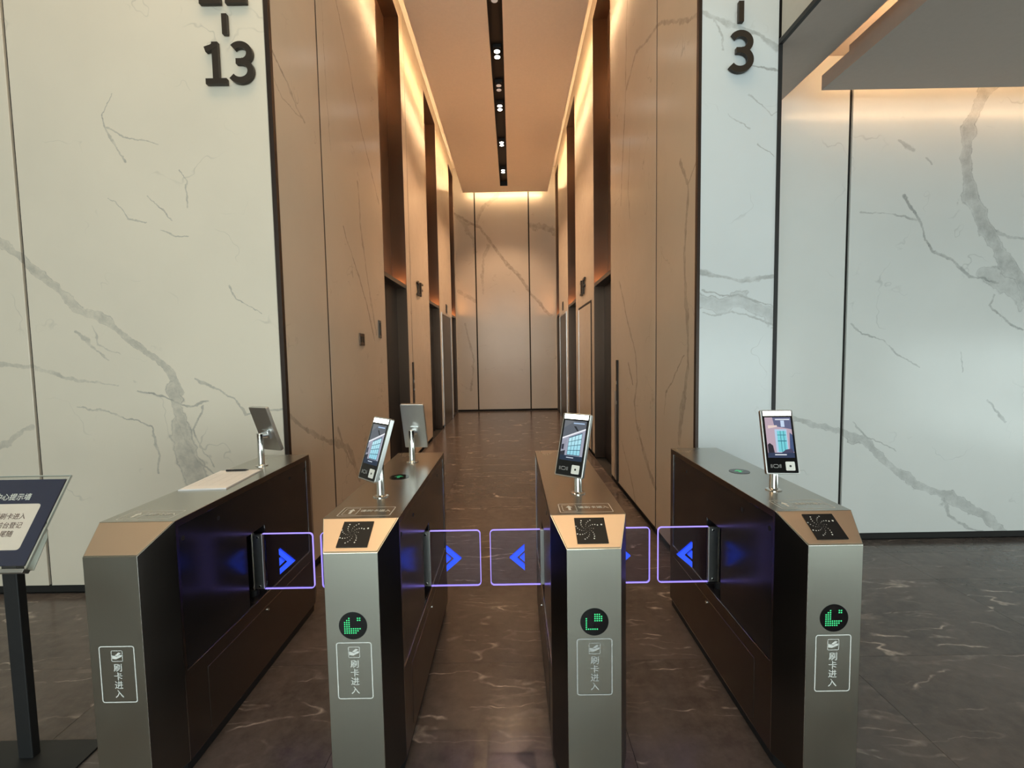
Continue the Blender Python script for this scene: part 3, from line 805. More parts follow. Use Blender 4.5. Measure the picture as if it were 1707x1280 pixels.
def body_mesh():
    m = MB()
    plan = [(-FW, -YN), (FW, -YN), (HW, -YB), (HW, YB), (FW, YN), (-FW, YN), (-HW, YB), (-HW, -YB)]
    top = [ZS, ZS, ZT, ZT, ZS, ZS, ZT, ZT]
    b = [(x, y, Z0) for x, y in plan]
    t = [(x, y, z) for (x, y), z in zip(plan, top)]
    m.v = b + t
    def F(*i):
        m.f.append(tuple(i)); m.m.append(0)
    F(*range(7, -1, -1))
    for i in (0, 1, 3, 4, 5, 7):
        j = (i + 1) % 8
        F(i, j, 8 + j, 8 + i)
        if i in (1, 3, 5, 7):
            m.m[-1] = 2
    F(15, 10, 11, 14)
    F(8, 9, 10, 15)
    F(14, 11, 12, 13)
    for s, (i, j) in ((1, (2, 3)), (-1, (6, 7))):
        ya, yb_ = (NY0, NY1) if s > 0 else (NY1, NY0)
        k = len(m.v)
        m.v += [(s * HW, ya, NZ0), (s * HW, yb_, NZ0), (s * HW, yb_, NZ1), (s * HW, ya, NZ1)]
        d = s * (HW - ND)
        m.v += [(d, ya, NZ0), (d, yb_, NZ0), (d, yb_, NZ1), (d, ya, NZ1)]
        pa, pb = (PY0, PY1) if s > 0 else (PY1, PY0)
        m.v += [(d, pa, PZ0), (d, pb, PZ0), (d, pb, PZ1), (d, pa, PZ1)]
        e = s * (HW - PD)
        m.v += [(e, pa, PZ0), (e, pb, PZ0), (e, pb, PZ1), (e, pa, PZ1)]
        n1 = len(m.f)
        F(i, j, k + 1, k); F(j, 8 + j, k + 2, k + 1); F(8 + j, 8 + i, k + 3, k + 2); F(8 + i, i, k, k + 3)
        for q in range(n1, len(m.f)):
            m.m[q] = 2
        n0 = len(m.f)
        F(k, k + 1, k + 5, k + 4); F(k + 1, k + 2, k + 6, k + 5); F(k + 2, k + 3, k + 7, k + 6); F(k + 3, k, k + 4, k + 7)
        for q in range(n0, len(m.f)):
            m.m[q] = 2
        n0 = len(m.f)
        for o in (4, 8):
            for q in range(4):
                r_ = (q + 1) % 4
                F(k + o + q, k + o + r_, k + o + 4 + r_, k + o + 4 + q)
        F(k + 12, k + 13, k + 14, k + 15)
        for q in range(n0, len(m.f)):
            m.m[q] = 1
    return m

PAT_A = ['..#...##', '.##...##', '###.....', '###.....', '###.....', '########', '#######.', '######..']
PAT_B = ['....###.', '....####', '#...####', '#...####', '#.......', '#.......', '#.......', '######..']
PAT_C = ['........', '...##...', '..####..', '.######.', '...##...', '...##...', '...##...', '........']

def led_sign(parent, fn, c, r, pat, name, mat, sq=1.0):
    d = MB()
    pts = [(c[0] + r * math.cos(2 * math.pi * i / 36), c[1] + r * sq * math.sin(2 * math.pi * i / 36)) for i in range(36)]
    d.prism(pts, fn, -0.002, 0.0012)
    o = d.build(name, M['blackglass'], parent)
    q = MB()
    p = r * 0.153
    for j, row in enumerate(pat):
        for i, ch in enumerate(row):
            if ch == '#':
                disc(q, (c[0] + (i - 3.75) * p, c[1] + (3.6 - j) * p * sq), p * 0.36, lambda a, b: fn(a, b, 0.0018), 8)
    tag(q.build('led_dots', mat, o), kind='stuff')
    return o

def front_label(parent, strong):
    f = lambda a, b: (a, -YN - 0.0008, b)
    m = MB()
    cz = 0.4875
    ring(m, 0.124, 0.206, 0.010, 0.0036, lambda a, b: f(a, b + cz))
    o = m.build('label', M['print_white' if strong else 'print_grey'], parent)
    q = MB()
    zt_ = cz + 0.103
    ring(q, 0.040, 0.040, 0.004, 0.0020, lambda a, b: f(a, b + zt_ - 0.036))
    # a palm holding a card
    flat(q, [(-0.017, -0.010), (-0.004, -0.012), (0.016, -0.003), (0.017, 0.004), (0.008, 0.003), (0.000, -0.003), (-0.006, 0.000), (-0.017, 0.003)], lambda a, b: f(a, b + zt_ - 0.036))
    flat(q, [(-0.007, 0.002), (0.001, -0.001), (0.015, 0.010), (0.006, 0.013)], lambda a, b: f(a, b + zt_ - 0.036))
    for ch, dz in zip('刷卡进入', (0.078, 0.1095, 0.141, 0.1735)):
        lettering(q, ch, 0.031, (0, zt_ - dz), f)
    q.build('lettering', M['print_white' if strong else 'print_grey'], o)

def top_label(parent):
    f = lambda a, b: (a, b, ZT + 0.0008)
    cy = -0.495
    m = MB()
    ring(m, 0.200, 0.100, 0.008, 0.0028, lambda a, b: f(a, b + cy))
    o = m.build('label', M['print_white'], parent)
    q = MB()
    ring(q, 0.054, 0.072, 0.006, 0.0018, lambda a, b: f(a - 0.060, b + cy))
    flat(q, [(-0.005, -0.024), (0.005, -0.024), (0.005, 0.006), (0.013, 0.006), (0.0, 0.028), (-0.013, 0.006), (-0.005, 0.006)], lambda a, b: f(a - 0.060, b + cy))
    lettering(q, '请刷卡进入', 0.0255, (0.032, cy + 0.006), f, width=0.92)
    q.build('lettering', M['print_white'], o)

# the sloping nose: u across, v up the slope
SL = math.hypot(YN - YB, ZT - ZS)
def slope(a, b, d=0.0):
    t = b / SL
    n = Vector((0, -(ZT - ZS) / SL, (YN - YB) / SL))
    p = Vector((a, -YN + (YN - YB) * t, ZS + (ZT - ZS) * t)) + n * d
    return tuple(p)

def card_reader(parent):
    cy = SL * 0.50
    o = MB().prism([(-0.054, cy - 0.053), (0.054, cy - 0.053), (0.054, cy + 0.053), (-0.054, cy + 0.053)], slope, 0.003, 0.0065).build('card_reader', M['reader'], parent)
    q, g = MB(), MB()
    fn = lambda a, b: slope(a, b, 0.0070)
    c = (-0.012, cy + 0.002)
    for k in range(9):
        dim = k % 2 == 1
        if k == 8: continue
        a0 = k * 2 * math.pi / 8 + 0.4
        for j in range(6):
            rr = 0.008 + 0.0068 * j
            a = a0 + 0.9 - j * 0.17
            px, py = c[0] + rr * math.cos(a), c[1] + rr * math.sin(a)
            if px > 0.012 and py < cy + 0.012: continue
            disc(g if dim else q, (px, py), 0.0006 + 0.00040 * j, fn, 8)
    disc(q, (0.040, cy + 0.022), 0.0033, fn, 10)
    tag(q.build('dot_print', M['print_white'], o), kind='stuff')
    tag(g.build('dot_print', M['print_grey'], o), kind='stuff')
    return o

def gate(parent, s):
    """swing leaf on side s (+1 right, -1 left) of a turnstile"""
    px = s * 0.090
    m = MB().cyl((px, 0, PZ0 + 0.03), (px, 0, 0.735), 0.0115)
    post = m.build('gate_post', M['chrome'], parent, smooth=False)
    MB().cyl((px, 0, PZ0 + 0.001), (px, 0, PZ0 + 0.030), 0.021).build('hub', M['black'], post)
    MB().cyl((px, 0, 0.735), (px, 0, PZ1), 0.014).build('hub', M['black'], post)
    x0, x1 = s * 0.100, s * 0.146
    cl = MB().box(min(x0, x1), max(x0, x1), -0.009, 0.009, 0.437, 0.713).build('clamp', M['satin'], parent, bevel=0.002)
    for z in (0.452, 0.698):
        MB().cyl((s * 0.124, -0.009, z), (s * 0.124, -0.0115, z), 0.0045, n=12).build('screw', M['chrome'], cl)
    xa, xb, z0, z1, r = 0.132, HW + 0.252, 0.437, 0.713, 0.016
    pts = [(xa, z0)]
    for cx, cz, a0 in ((xb - r, z0 + r, -90), (xb - r, z1 - r, 0)):
        for i in range(7):
            a = R(a0 + 15 * i)
            pts.append((cx + r * math.cos(a), cz + r * math.sin(a)))
    pts.append((xa, z1))
    if s < 0:
        pts = [(-a, b) for a, b in reversed(pts)]
    leaf = MB().prism(pts, lambda a, b, d: (a, d, b), 0.0048, -0.0048).build('glass_leaf', M['leaf_glass'], parent)
    # lit rim: a thin bead round the three free edges
    path = pts if s > 0 else list(reversed(pts))
    path = [p for p in path if abs(p[0]) >= 0.145 or True]
    n = len(path)
    e = MB()
    off = []
    for i in range(n):
        a, b = Vector(path[max(i - 1, 0)]), Vector(path[min(i + 1, n - 1)])
        d = (b - a).normalized()
        off.append(Vector((d.y, -d.x)) * (1 if s > 0 else -1))
    t = 0.0026
    for i in range(n - 1):
        p, q = Vector(path[i]), Vector(path[i + 1])
        if i == 0: p = Vector((s * 0.147, p.y))
        if i == n - 2: q = Vector((s * 0.147, q.y))
        c = [p - off[i] * 0.0006, q - off[i + 1] * 0.0006, q + off[i + 1] * t, p + off[i] * t]
        vs_ = [(v.x, -0.005, v.y) for v in c] + [(v.x, 0.005, v.y) for v in c]
        e.add(vs_, [(0, 1, 2, 3), (7, 6, 5, 4), (0, 4, 5, 1), (1, 5, 6, 2), (2, 6, 7, 3), (3, 7, 4, 0)])
    e.build('edge_light', M['edge_blue'], leaf)
    A = MB()
    zc = 0.574
    tip, back, hh, th = HW + 0.160, HW + 0.085, 0.065, 0.028
    chev = [(back, hh), (back, hh - 0.030), (tip - 0.036, 0.0), (back, -hh + 0.030), (back, -hh), (tip, 0.0)]
    tri = [(back, 0.022), (back, -0.022), (back + 0.024, 0.0)]
    for poly in (chev[0:1] + [chev[1], chev[2], chev[5]], [chev[2], chev[3], chev[4], chev[5]], tri):
        for d in (-0.0056, 0.0056):
            flat(A, [(s * a, b) for a, b in poly], lambda a, b: (a, d, b + zc))
    A.build('arrow_mark', M['arrow_blue'], leaf)

def turnstile(i, label, gates, lit, pat, strong, top_led):
    root = tag(empty('turnstile', (UNIT_X[i], UNIT_Y, 0)), label, 'turnstile', 'steel swing-gate turnstiles in a row')
    bo = body_mesh().build('body', [M['steel_v'], M['acrylic'], M['steel_side'], M['chrome']], root, bevel=0.006, seg=3, ang=20)
    bo.modifiers['edge'].material = 3
    pl = [(-FW + .012, -YN + .012), (FW - .012, -YN + .012), (HW - .012, -YB), (HW - .012, YB), (FW - .012, YN - .012), (-FW + .012, YN - .012), (-HW + .012, YB), (-HW + .012, -YB)]
    MB().prism(pl, lambda a, b, d: (a, b, d), 0.0, Z0 + 0.002).build('plinth', M['black'], root)
    # lid over the straight part, sloping nose plate
    lid = [(-HW + 0.001, -YB - 0.002), (HW - 0.001, -YB - 0.002), (HW - 0.001, YB), (-HW + 0.001, YB)]
    MB().prism(lid, lambda a, b, d: (a, b, d), ZT - 0.0005, ZT + 0.0005).build('lid', M['steel'], root)
    nose = [(-FW + 0.002, 0.004), (FW - 0.002, 0.004), (HW - 0.004, SL - 0.004), (-HW + 0.004, SL - 0.004)]
    MB().prism(nose, slope, 0.0003, 0.003).build('nose_plate', M['nose'], root, bevel=0.0012)
    for s in (-1, 1):
        d0, d1 = s * (HW - ND + 0.0004), s * (HW - ND + 0.0034)
        o_ = [(NY0 + .003, NZ0 + .003), (NY1 - .003, NZ0 + .003), (NY1 - .003, NZ1 - .003), (NY0 + .003, NZ1 - .003)]
        i_ = [(PY0, PZ0 + .003), (PY1, PZ0 + .003), (PY1, PZ1), (PY0, PZ1)]
        pm = MB()
        vv = [(dd, y, z) for dd in (d0, d1) for y, z in o_ + i_]
        fs_ = []
        for q in range(4):
            r_ = (q + 1) % 4
            fs_ += [(8 + q, 8 + r_, 12 + r_, 12 + q), (q, 4 + q, 4 + r_, r_), (q, r_, 8 + r_, 8 + q), (4 + q, 12 + q, 12 + r_, 4 + r_)]
        pm.add(vv, fs_).build('side_panel', M['acrylic'], root)
        x0, x1 = sorted((s * (HW - 0.001), s * (HW + 0.0022)))
        ap = MB().box(x0, x1, -0.44, 0.515, 0.085, 0.338).build('access_panel', M['steel_side'], root, bevel=0.001, seg=1)
        MB().cyl((s * HW, 0.02, 0.318), (s * (HW + 0.006), 0.02, 0.318), 0.007, n=14).build('lock', M['chrome'], ap)
        for y in (-0.525, -0.312, 0.320, 0.505):
            MB().cyl((s * (HW - 0.008), y, 0.905), (s * (HW - 0.0025), y, 0.905), 0.0095, n=14).build('screw_hole', M['black'], root)
    for s in gates:
        gate(root, s)
    front_label(root, strong)
    top_label(root)
    if lit:
        led_sign(root, lambda a, b, d: (a, -YN - d, b), (0.0, 0.650), 0.049, pat, 'lane_indicator', M['led_green'])
        card_reader(root)
    if top_led:
        led_sign(root, lambda a, b, d: (a, b, ZT + 0.0006 + d), (0.004, 0.0), 0.047, PAT_C, 'top_indicator', M['led_green'] if i == 3 else M['led_dim'])
    return root

turnstile(0, 'leftmost steel turnstile with plain nose, paper form lying on its lid', (1,), False, None, True, False)
turnstile(1, 'steel turnstile second from left, carrying two face terminals on its lid', (-1, 1), True, PAT_A, True, True)
turnstile(2, 'steel turnstile third from left, with faded grey front label', (-1, 1), True, PAT_B, False, True)
turnstile(3, 'rightmost steel turnstile, standing nearest the side bay', (-1,), True, PAT_A, True, True)

# ------------------------------------------------------------------ face recognition terminals on poles
TW, TH, TD = 0.130, 0.265, 0.020
def srgb(c):
    return tuple((x / 255 / 12.92 if x / 255 <= 0.04045 else ((x / 255 + 0.055) / 1.055) ** 2.4) for x in c)

PIC_HALL = [
    ([(0, 0), (1, 0), (1, 1), (0, 1)], (92, 98, 108)),
    ([(0, 0.80), (0.5, 1), (0, 1)], (108, 112, 118)),
    ([(0.0, 0.52), (1, 0.80), (1, 0.0), (0, 0.0)], (158, 160, 178)),
    ([(0.0, 0.52), (1, 0.78), (1, 0.82), (0, 0.56)], (238, 240, 246)),
    ([(0.45, 0.86), (0.55, 0.86), (0.70, 0.74), (0.62, 0.74)], (34, 36, 42)),
    ([(0.0, 0.18), (0.22, 0.18), (0.22, 0.52), (0.0, 0.46)], (150, 152, 168)),
    ([(0.02, 0.26), (0.12, 0.26), (0.12, 0.40), (0.02, 0.38)], (40, 42, 60)),
    ([(0.30, 0.13), (0.88, 0.13), (0.88, 0.71), (0.30, 0.57)], (44, 84, 104)),
    ([(0.0, 0.10), (0.20, 0.10), (0.20, 0.24), (0.0, 0.20)], (36, 38, 52)),
    ([(0, 0), (1, 0), (1, 0.12), (0, 0.12)], (24, 42, 66)),
    ([(0.30, 0.06), (0.62, 0.06), (0.62, 0.08), (0.30, 0.08)], (200, 210, 225)),
    ([(0.42, 0.92), (0.92, 0.92), (0.92, 0.95), (0.42, 0.95)], (170, 196, 226)),
]
for i in range(4):
    for j in range(4):
        a, b = 0.315 + i * 0.143, 0.315 + i * 0.143 + 0.125
        lo, hi = 0.14, 0.555
        k0, k1 = j / 4 + 0.012, (j + 1) / 4 - 0.018
        f0 = lambda x: lo
        f1 = lambda x: hi + (x - 0.30) * 0.24
        PIC_HALL.append(([(a, lo + (f1(a) - lo) * k0), (b, lo + (f1(b) - lo) * k0), (b, lo + (f1(b) - lo) * k1), (a, lo + (f1(a) - lo) * k1)],
                         (150 + 12 * j, 214 + 6 * j, 232 + 4 * j)))
PIC_DOOR = [
    ([(0, 0), (1, 0), (1, 1), (0, 1)], (186, 164, 178)),
    ([(0.35, 0.78), (1, 0.70), (1, 1), (0.30, 1)], (96, 100, 132)),
    ([(0.10, 0.72), (0.45, 0.76), (0.45, 0.80), (0.10, 0.80)], (228, 206, 198)),
    ([(0.60, 0.76), (0.74, 0.76), (0.74, 0.92), (0.60, 0.92)], (196, 214, 238)),
    ([(0.34, 0.13), (0.80, 0.13), (0.80, 0.70), (0.34, 0.70)], (176, 204, 230)),
    ([(0.42, 0.14), (0.76, 0.14), (0.76, 0.66), (0.42, 0.66)], (118, 206, 216)),
    ([(0.42, 0.40), (0.76, 0.40), (0.76, 0.42), (0.42, 0.42)], (44, 110, 130)),
    ([(0.54, 0.14), (0.56, 0.14), (0.56, 0.66), (0.54, 0.66)], (44, 110, 130)),
    ([(0.66, 0.14), (0.68, 0.14), (0.68, 0.66), (0.66, 0.66)], (44, 110, 130)),
    ([(0.42, 0.55), (0.76, 0.55), (0.76, 0.565), (0.42, 0.565)], (44, 110, 130)),
    ([(0.84, 0.14), (1, 0.14), (1, 0.56), (0.90, 0.62)], (70, 86, 124)),
    ([(0.02, 0.12), (0.26, 0.12), (0.22, 0.30), (0.10, 0.36), (0.02, 0.32)], (42, 38, 50)),
    ([(0.52, 0.12), (0.98, 0.12), (0.92, 0.22), (0.70, 0.20)], (72, 70, 96)),
    ([(0, 0), (1, 0), (1, 0.12), (0, 0.12)], (46, 58, 86)),
    ([(0.26, 0.06), (0.70, 0.06), (0.70, 0.085), (0.26, 0.085)], (228, 232, 238)),
    ([(0.40, 0.93), (0.95, 0.93), (0.95, 0.96), (0.40, 0.96)], (214, 220, 232)),
]

def picture(parent, pic, fn, u0, u1, v0, v1):
    vsx, fsx, cols = [], [], []
    for k, (poly, c) in enumerate(pic):
        b = len(vsx)
        for a, bb in poly:
            vsx.append(fn(u0 + (u1 - u0) * a, v0 + (v1 - v0) * bb, 0.0008 + 0.00004 * k))
        fsx.append(tuple(range(b, b + len(poly))))
        cols.append(srgb(c))
    me = bpy.data.meshes.new('display')
    me.from_pydata(vsx, [], fsx)
    me.materials.append(M['screen'])
    at = me.color_attributes.new('picture', 'FLOAT_COLOR', 'CORNER')
    for p, c in zip(me.polygons, cols):
        for li in p.loop_indices:
            at.data[li].color = (*c, 1)
    o = bpy.data.objects.new('display', me)
    COL.objects.link(o)
    o.parent = parent
    return o

def terminal(label, base, c, yaw, tilt, pic, top):
    root = tag(empty('face_terminal', (base[0], base[1], ZT)), label, 'terminal', 'face recognition terminals on the turnstiles')
    O = Vector((base[0], base[1], ZT))
    n = Vector((math.sin(yaw), -math.cos(yaw), 0))
    rt = Vector((math.cos(yaw), math.sin(yaw), 0))
    up = Vector((0, 0, 1)) * math.cos(tilt) - n * math.sin(tilt)
    N = n * math.cos(tilt) + Vector((0, 0, 1)) * math.sin(tilt)
    C0 = Vector(c) - O
    def fn(a, b, d=0.0):
        return tuple(C0 + rt * a + up * b + N * d)
    # pole with foot flange
    pt = top - ZT
    MB().lathe((0, 0, 0), [(0.031, 0.0), (0.031, 0.004), (0.020, 0.006), (0.0165, 0.010), (0.0165, pt - 0.004), (0.0175, pt)]).build('pole', M['chrome'], root, smooth=True)
    MB().lathe((0, 0, 0), [(0.032, 0.0005), (0.032, 0.0035), (0.024, 0.006), (0.0172, 0.007)]).build('flange', M['chrome'], root)
    # bracket from pole head to the back of the housing
    att = C0 - N * (TD + 0.004) + up * (-0.03)
    br = MB().cyl((0, 0, pt - 0.012), tuple(att), 0.0145, 0.020, 16)
    br.prism(rrect(0.05, 0.06, 0.008), lambda a, b, d: fn(a, b - 0.03, d), -TD - 0.008, -TD - 0.0005)
    br.build('bracket', M['satin'], root)
    MB().prism(rrect(TW, TH, 0.006), lambda a, b, d: fn(a, b, d), -TD, -0.0005).build('housing', M['satin'], root, bevel=0.0015)
    g = MB().prism(rrect(TW - 0.010, TH - 0.010, 0.004), fn, -0.0004, 0.0003).build('front_glass', M['blackglass'], root)
    MB().prism([(-0.056, 0.108), (0.056, 0.108), (0.056, 0.127), (-0.056, 0.127)], fn, 0.0003, 0.0016).build('light_bar', M['lightbar'], root)
    if pic:
        picture(root, pic, fn, -0.052, 0.052, -0.066, 0.101)
    q = MB().prism(rrect(0.036, 0.036, 0.004), lambda a, b, d: fn(a + 0.030, b - 0.100, d), 0.0003, 0.0018).build('scan_window', M['print_white'], root)
    d = MB()
    disc(d, (0.030, -0.100), 0.0045, lambda a, b: fn(a, b, 0.0022), 12)
    d.build('lens', M['black'], q)
    ic = MB()
    ring(ic, 0.020, 0.014, 0.005, 0.0014, lambda a, b: fn(a - 0.026, b - 0.100, 0.0008))
    for x in (-0.041, -0.0455, -0.011, -0.0065):
        flat(ic, [(x - 0.0007, -0.107), (x + 0.0007, -0.107), (x + 0.0007, -0.093), (x - 0.0007, -0.093)], lambda a, b: fn(a, b, 0.0008))
    ic.build('card_symbol', M['print_grey'], root)
    return root

terminal('face terminal on the second turnstile, screen turned sideways to the left', (-0.566, 1.94), (-0.581, 1.919, 1.194), R(-43.1), R(19.1), PIC_HALL, 1.165)
terminal('face terminal on the third turnstile, screen showing a gridded window', (0.268, 1.94), (0.244, 1.920, 1.196), R(-37.1), R(18.2), PIC_HALL, 1.165)
terminal('face terminal on the rightmost turnstile, screen facing the viewer squarely', (1.094, 1.94), (1.101, 1.913, 1.196), R(-4.9), R(16.1), PIC_DOOR, 1.165)
terminal('face terminal seen from behind, at the far end of the second turnstile', (-0.566, 2.564), (-0.556, 2.612, 1.186), R(176), R(17), PIC_HALL, 1.165)
terminal('face terminal seen from behind, beside the paper form on the leftmost turnstile', (-1.39, 2.535), (-1.366, 2.575, 1.190), R(157.8), R(19.4), PIC_HALL, 1.165)

# ------------------------------------------------------------------ paper form and pen on the leftmost turnstile
pf = tag(empty('paper_form', (-1.425, 2.245, ZT + 0.0006)), 'white paper form lying on the lid of the leftmost turnstile', 'paper')
pf.rotation_euler = (0, 0, R(4))
MB().box(-0.105, 0.105, -0.170, 0.180, 0.0, 0.004).build('backing_sheet', M['paper'], pf)
MB().box(-0.100, 0.104, -0.168, 0.135, 0.0042, 0.0062).build('top_sheet', M['paper'], pf)
pr_ = MB()
for j in range(11):
    y = 0.105 - j * 0.022
    pr_.add([(-0.085, y, 0.0066), (0.088, y, 0.0066), (0.088, y + 0.0012, 0.0066), (-0.085, y + 0.0012, 0.0066)], [(0, 1, 2, 3)])
for x in (-0.085, -0.05, 0.0, 0.045, 0.087):
    pr_.add([(x, -0.115, 0.0066), (x + 0.0012, -0.115, 0.0066), (x + 0.0012, 0.106, 0.0066), (x, 0.106, 0.0066)], [(0, 1, 2, 3)])
tag(pr_.build('table_print', M['print_grey'], pf), kind='stuff')
pen = tag(empty('pen', (-1.445, 2.395, ZT + 0.0115)), 'black pen lying across the top of the paper form', 'pen')
pen.rotation_euler = (0, 0, R(3))
MB().cyl((-0.052, 0, 0), (0.045, 0, 0), 0.005, n=14).build('barrel', M['pen'], pen)
MB().cyl((0.045, 0, 0), (0.062, 0, 0), 0.005, 0.0012, n=14).build('tip', M['pen'], pen)
MB().box(-0.05, -0.012, -0.0012, 0.0012, 0.0052, 0.0072).build('clip', M['chrome'], pen)

# ------------------------------------------------------------------ notice stand at the left edge
sx, sy = -1.957, 1.765
ss = tag(empty('notice_stand', (sx, sy, 0)), 'notice stand with navy header and cream text panel on a black post', 'sign stand')
MB().prism(rrect(0.48, 0.27, 0.01), lambda a, b, d: (a, b - 0.06, d), 0.0, 0.008).build('base_plate', M['black'], ss, bevel=0.002)
MB().box(-0.029, 0.029, -0.016, 0.016, 0.008, 0.95).build('post', M['black'], ss, bevel=0.003)
BW = 0.200
P0, P1 = Vector((0, 1.62 - sy, 0.852)), Vector((0, 1.80 - sy, 1.118))
BL = (P1 - P0).length
BU = (P1 - P0) / BL
BN = Vector((0, -BU.z, BU.y))
def bd(a, b, d=0.0):
    return tuple(P0 + Vector((a, 0, 0)) + BU * b + BN * d)
MB().prism([(-BW, 0), (BW, 0), (BW, BL), (-BW, BL)], bd, -0.006, 0.0).build('board', M['navy'], ss)
MB().prism([(-BW - 0.014, -0.012), (BW + 0.014, -0.012), (BW + 0.014, BL + 0.012), (-BW - 0.014, BL + 0.012)], bd, 0.0012, 0.0042).build('acrylic_cover', M['clear'], ss)
for x0, x1, y0, y1 in ((-BW - 0.016, BW + 0.016, BL + 0.012, BL + 0.0145), (BW + 0.014, BW + 0.0165, -0.012, BL + 0.0145), (-BW - 0.0165, -BW - 0.014, -0.012, BL + 0.0145)):
    MB().prism([(x0, y0), (x1, y0), (x1, y1), (x0, y1)], bd, -0.004, 0.0042).build('acrylic_edge', M['clear_edge'], ss)
MB().prism([(-BW - 0.014, -0.026), (BW + 0.026, -0.026), (BW + 0.026, -0.013), (-BW - 0.014, -0.013)], bd, -0.006, 0.020).build('ledge', M['satin'], ss, bevel=0.001)
MB().prism([(BW - 0.004, -0.013), (BW + 0.024, -0.013), (BW + 0.018, 0.10), (BW + 0.004, 0.13)], bd, -0.022, -0.0195).build('side_cheek', M['clear_edge'], ss)
tx = MB().prism(rrect(0.306, BL * 0.53, 0.012), lambda a, b, d: bd(a, b + BL * 0.435, d), 0.0001, 0.0008).build('text_panel', M['cream'], ss)
hd = MB()
fnp = lambda a, b: bd(a, b, 0.0010)
lettering(hd, '访客中心提示墙', 0.028, (0.003, BL * 0.785), fnp)
hd.build('header_lettering', M['print_white'], ss)
bt = MB()
for s_, y, cx in (('请刷卡进入', 0.553, 0.057), ('访客前台登记', 0.450, 0.048), ('请勿尾随', 0.352, 0.053)):
    lettering(bt, s_, 0.0245, (cx, BL * y), fnp)
bt.build('text_lettering', M['brown_ink'], tx)

# ------------------------------------------------------------------ storey numerals on the hall wall
def arc(cx, cy, rx, ry, a0, a1, n=22):
    return [(cx + rx * math.cos(R(a0 + (a1 - a0) * i / n)), cy + ry * math.sin(R(a0 + (a1 - a0) * i / n))) for i in range(n + 1)]
def put_strokes(name, polys, parent, x, z):
    m = MB()
    for kk, p in enumerate(polys):
        n = len(p) // 2
        # quads along the stroke so that the curved outline stays clean
        for i in range(n - 1):
            q = [p[i], p[i + 1], p[2 * n - 2 - i], p[2 * n - 1 - i]]
            m.prism(q, lambda a, b, d: (x + a, -d, z + b), 0.006, 0.030 + 0.0005 * kk)
    return m.build(name, M['digit'], parent)
H_, T_ = 0.255, 0.038
def digit_one(parent, x, z):
    return put_strokes('numeral', [stroke([(0.0, 0.0), (0.0, H_ - 0.002)], T_), stroke([(-0.066, T_ / 2 - 0.003), (0.066, T_ / 2 - 0.003)], T_ * 0.9),
                                   stroke([(-0.062, H_ - 0.047), (-0.02, H_ - 0.034), (0.004, H_ - 0.018)], T_ * 0.85)], parent, x, z)
def digit_three(parent, x, z):
    ru, rl = 0.052, 0.058
    up = arc(-0.006, H_ - 0.020 - ru, 0.058, ru, 140, -82)
    lo = arc(-0.010, 0.020 + rl, 0.066, rl, 82, -146)
    mid = [(-0.034, H_ * 0.527), (0.006, H_ * 0.527)]
    return put_strokes('numeral', [stroke(up, T_), stroke(lo, T_), stroke(mid, T_ * 0.86)], parent, x, z)
def dash(parent, x, z0, z1):
    return put_strokes('dash', [stroke([(0, z0), (0, z1)], 0.032)], parent, x, 0)

ns = tag(empty('storey_numerals', (-1.755, YF, 3.30)), 'dark raised numerals 11 to 13 on the left marble wall', 'wall sign', 'raised storey numerals beside the corridor')
digit_one(ns, -0.075, 0.0)
digit_three(ns, 0.088, 0.0)
dash(ns, -0.006, 0.299, 0.420)
digit_one(ns, -0.090, 0.482)
digit_one(ns, 0.072, 0.482)
n3 = tag(empty('storey_numerals', (1.462, YF, 3.312)), 'dark raised numeral 3 below a dash on the right marble panel', 'wall sign', 'raised storey numerals beside the corridor')
digit_three(n3, 0.006, 0.0)
dash(n3, 0.0, 0.305, 0.427)

# ------------------------------------------------------------------ small fittings on the corridor walls
def floor_marker(label, s, xf, yc, zc, size):
    root = tag(empty('floor_marker', (xf, yc, zc)), label, 'wall sign', 'small 1F markers on the lift piers')
    # letters stand proud of the stone and read along the wall
    dirn = 1 if s < 0 else -1
    q = MB()
    def pr2(poly):
        m = MB()
        for p in poly:
            n = len(p) // 2
            for i in range(n - 1):
                c = [p[i], p[i + 1], p[2 * n - 2 - i], p[2 * n - 1 - i]]
                m.prism(c, lambda a, b, d: (-s * d, dirn * a * 1.5, b), 0.004, 0.03)
        return m
    h, t = size, size * 0.13
    pr2([stroke([(-h * 0.45, -h / 2), (-h * 0.45, h / 2)], t), stroke([(-h * 0.72, -h / 2 + t / 2), (-h * 0.18, -h / 2 + t / 2)], t), stroke([(-h * 0.68, h * 0.32), (-h * 0.45, h * 0.45)], t)]).build('numeral', M['digit'], root)
    pr2([stroke([(h * 0.12, -h / 2), (h * 0.12, h / 2)], t), stroke([(h * 0.12, h / 2 - t / 2), (h * 0.62, h / 2 - t / 2)], t), stroke([(h * 0.12, 0.0), (h * 0.52, 0.0)], t)]).build('letter', M['digit'], root)
floor_marker('raised 1F marker on the left pier between the lifts', -1, XL, 7.70, 2.64, 0.225)
floor_marker('raised 1F marker on the right pier above the framed flush door', 1, XR, 7.86, 2.66, 0.25)

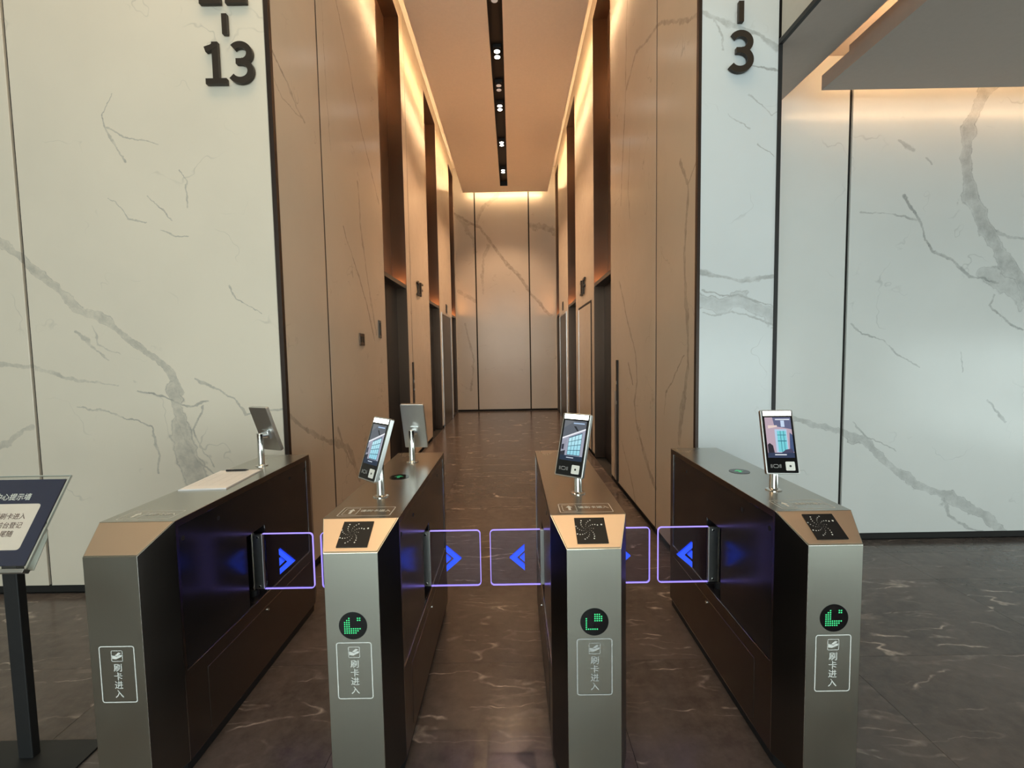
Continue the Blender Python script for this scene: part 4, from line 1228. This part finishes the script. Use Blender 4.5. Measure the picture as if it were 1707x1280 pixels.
def wall_plate(name, label, cat, s, xf, y0, y1, z0, z1, mat, parts=()):
    root = tag(empty(name, (xf, (y0 + y1) / 2, z0)), label, cat)
    h = (y1 - y0) / 2
    bx = lambda d0, d1, a, b, c, d: MB().box(min(-s * d0, -s * d1), max(-s * d0, -s * d1), a, b, c, d)
    bx(0.0005, 0.012, -h, h, 0, z1 - z0).build('plate', mat, root, bevel=0.002)
    for nm, a, b, c, d, mt in parts:
        bx(0.012, 0.017, a, b, c, d).build(nm, mt, root, bevel=0.001, seg=1)
    return root
wall_plate('button_plate', 'small square dark switch plate on the left corridor wall', 'switch', -1, XL, 4.60, 4.74, 1.68, 1.80, M['bronze_dark'],
           [('button', -0.05, -0.008, 0.03, 0.09, M['digit']), ('button', 0.008, 0.05, 0.03, 0.09, M['digit'])])
wall_plate('slim_plate', 'slim upright grey plate just before the first left lift', 'plate', -1, XL, 5.27, 5.36, 1.775, 1.975, M['lift_grey'],
           [('display', -0.025, 0.025, 0.03, 0.17, M['acrylic'])])
wall_plate('call_panel', 'tall dark lift call panel on the left pier', 'lift panel', -1, XL, 6.985, 7.075, 0.30, 1.47, M['trim'],
           [('button', -0.02, 0.02, 0.74, 0.78, M['chrome']), ('button', -0.02, 0.02, 0.86, 0.90, M['chrome'])])
wall_plate('call_panel', 'tall black lift call panel with two steel buttons on the right wall', 'lift panel', 1, XR, 5.335, 5.415, 0.07, 1.48, M['black'],
           [('button', -0.02, 0.02, 0.90, 0.94, M['chrome']), ('button', -0.02, 0.02, 1.13, 1.17, M['chrome']), ('edge_strip', 0.045, 0.10, 0.0, 1.05, M['satin'])])
wall_plate('wall_plaque', 'small dark box high on the far left pier', 'wall box', -1, XL, 10.74, 10.92, 2.52, 2.72, M['black'], [('face', -0.06, 0.06, 0.03, 0.17, M['acrylic'])])
wall_plate('wall_plaque', 'small dark box high on the far right pier', 'wall box', 1, XR, 10.98, 11.14, 2.56, 2.76, M['black'], [('face', -0.05, 0.05, 0.03, 0.17, M['acrylic'])])

# ------------------------------------------------------------------ downlights in the ceiling slot
def downlight(label, y, lit):
    root = tag(empty('downlight', (-0.1425, y, ZC + 0.105)), label, 'ceiling light', 'twin downlights in the black ceiling slot')
    MB().box(-0.058, 0.058, -0.125, 0.125, -0.050, 0.0).build('housing', M['black'], root, bevel=0.004)
    for dy in (-0.062, 0.062):
        MB().lathe((0, dy, -0.066), [(0.047, 0.0), (0.050, 0.004), (0.050, 0.017)]).build('bezel', M['black'], root)
        MB().lathe((0, dy, -0.0685), [(0.040, 0.0), (0.040, 0.002)]).build('lens', M['lens'] if lit else M['lens_off'], root)
    if lit:
        d = bpy.data.lights.new('downlight_lamp', 'SPOT')
        d.energy = SPOT_WATTS
        d.color = WARM_SPOT
        d.spot_size = R(104)
        d.spot_blend = 0.5
        d.shadow_soft_size = 0.05
        o = bpy.data.objects.new('downlight_lamp', d)
        COL.objects.link(o)
        o.parent = root
        o.location = (0, 0, -0.075)
downlight('unlit twin downlight nearest the hall in the ceiling slot', 5.85, False)
downlight('first lit twin downlight from the hall in the ceiling slot', 6.93, True)
downlight('dim twin downlight between the two nearest lit ones', 7.77, False)
downlight('second lit twin downlight from the hall in the ceiling slot', 8.38, True)
downlight('third lit twin downlight from the hall in the ceiling slot', 9.78, True)
downlight('farthest lit twin downlight in the ceiling slot', 11.21, True)
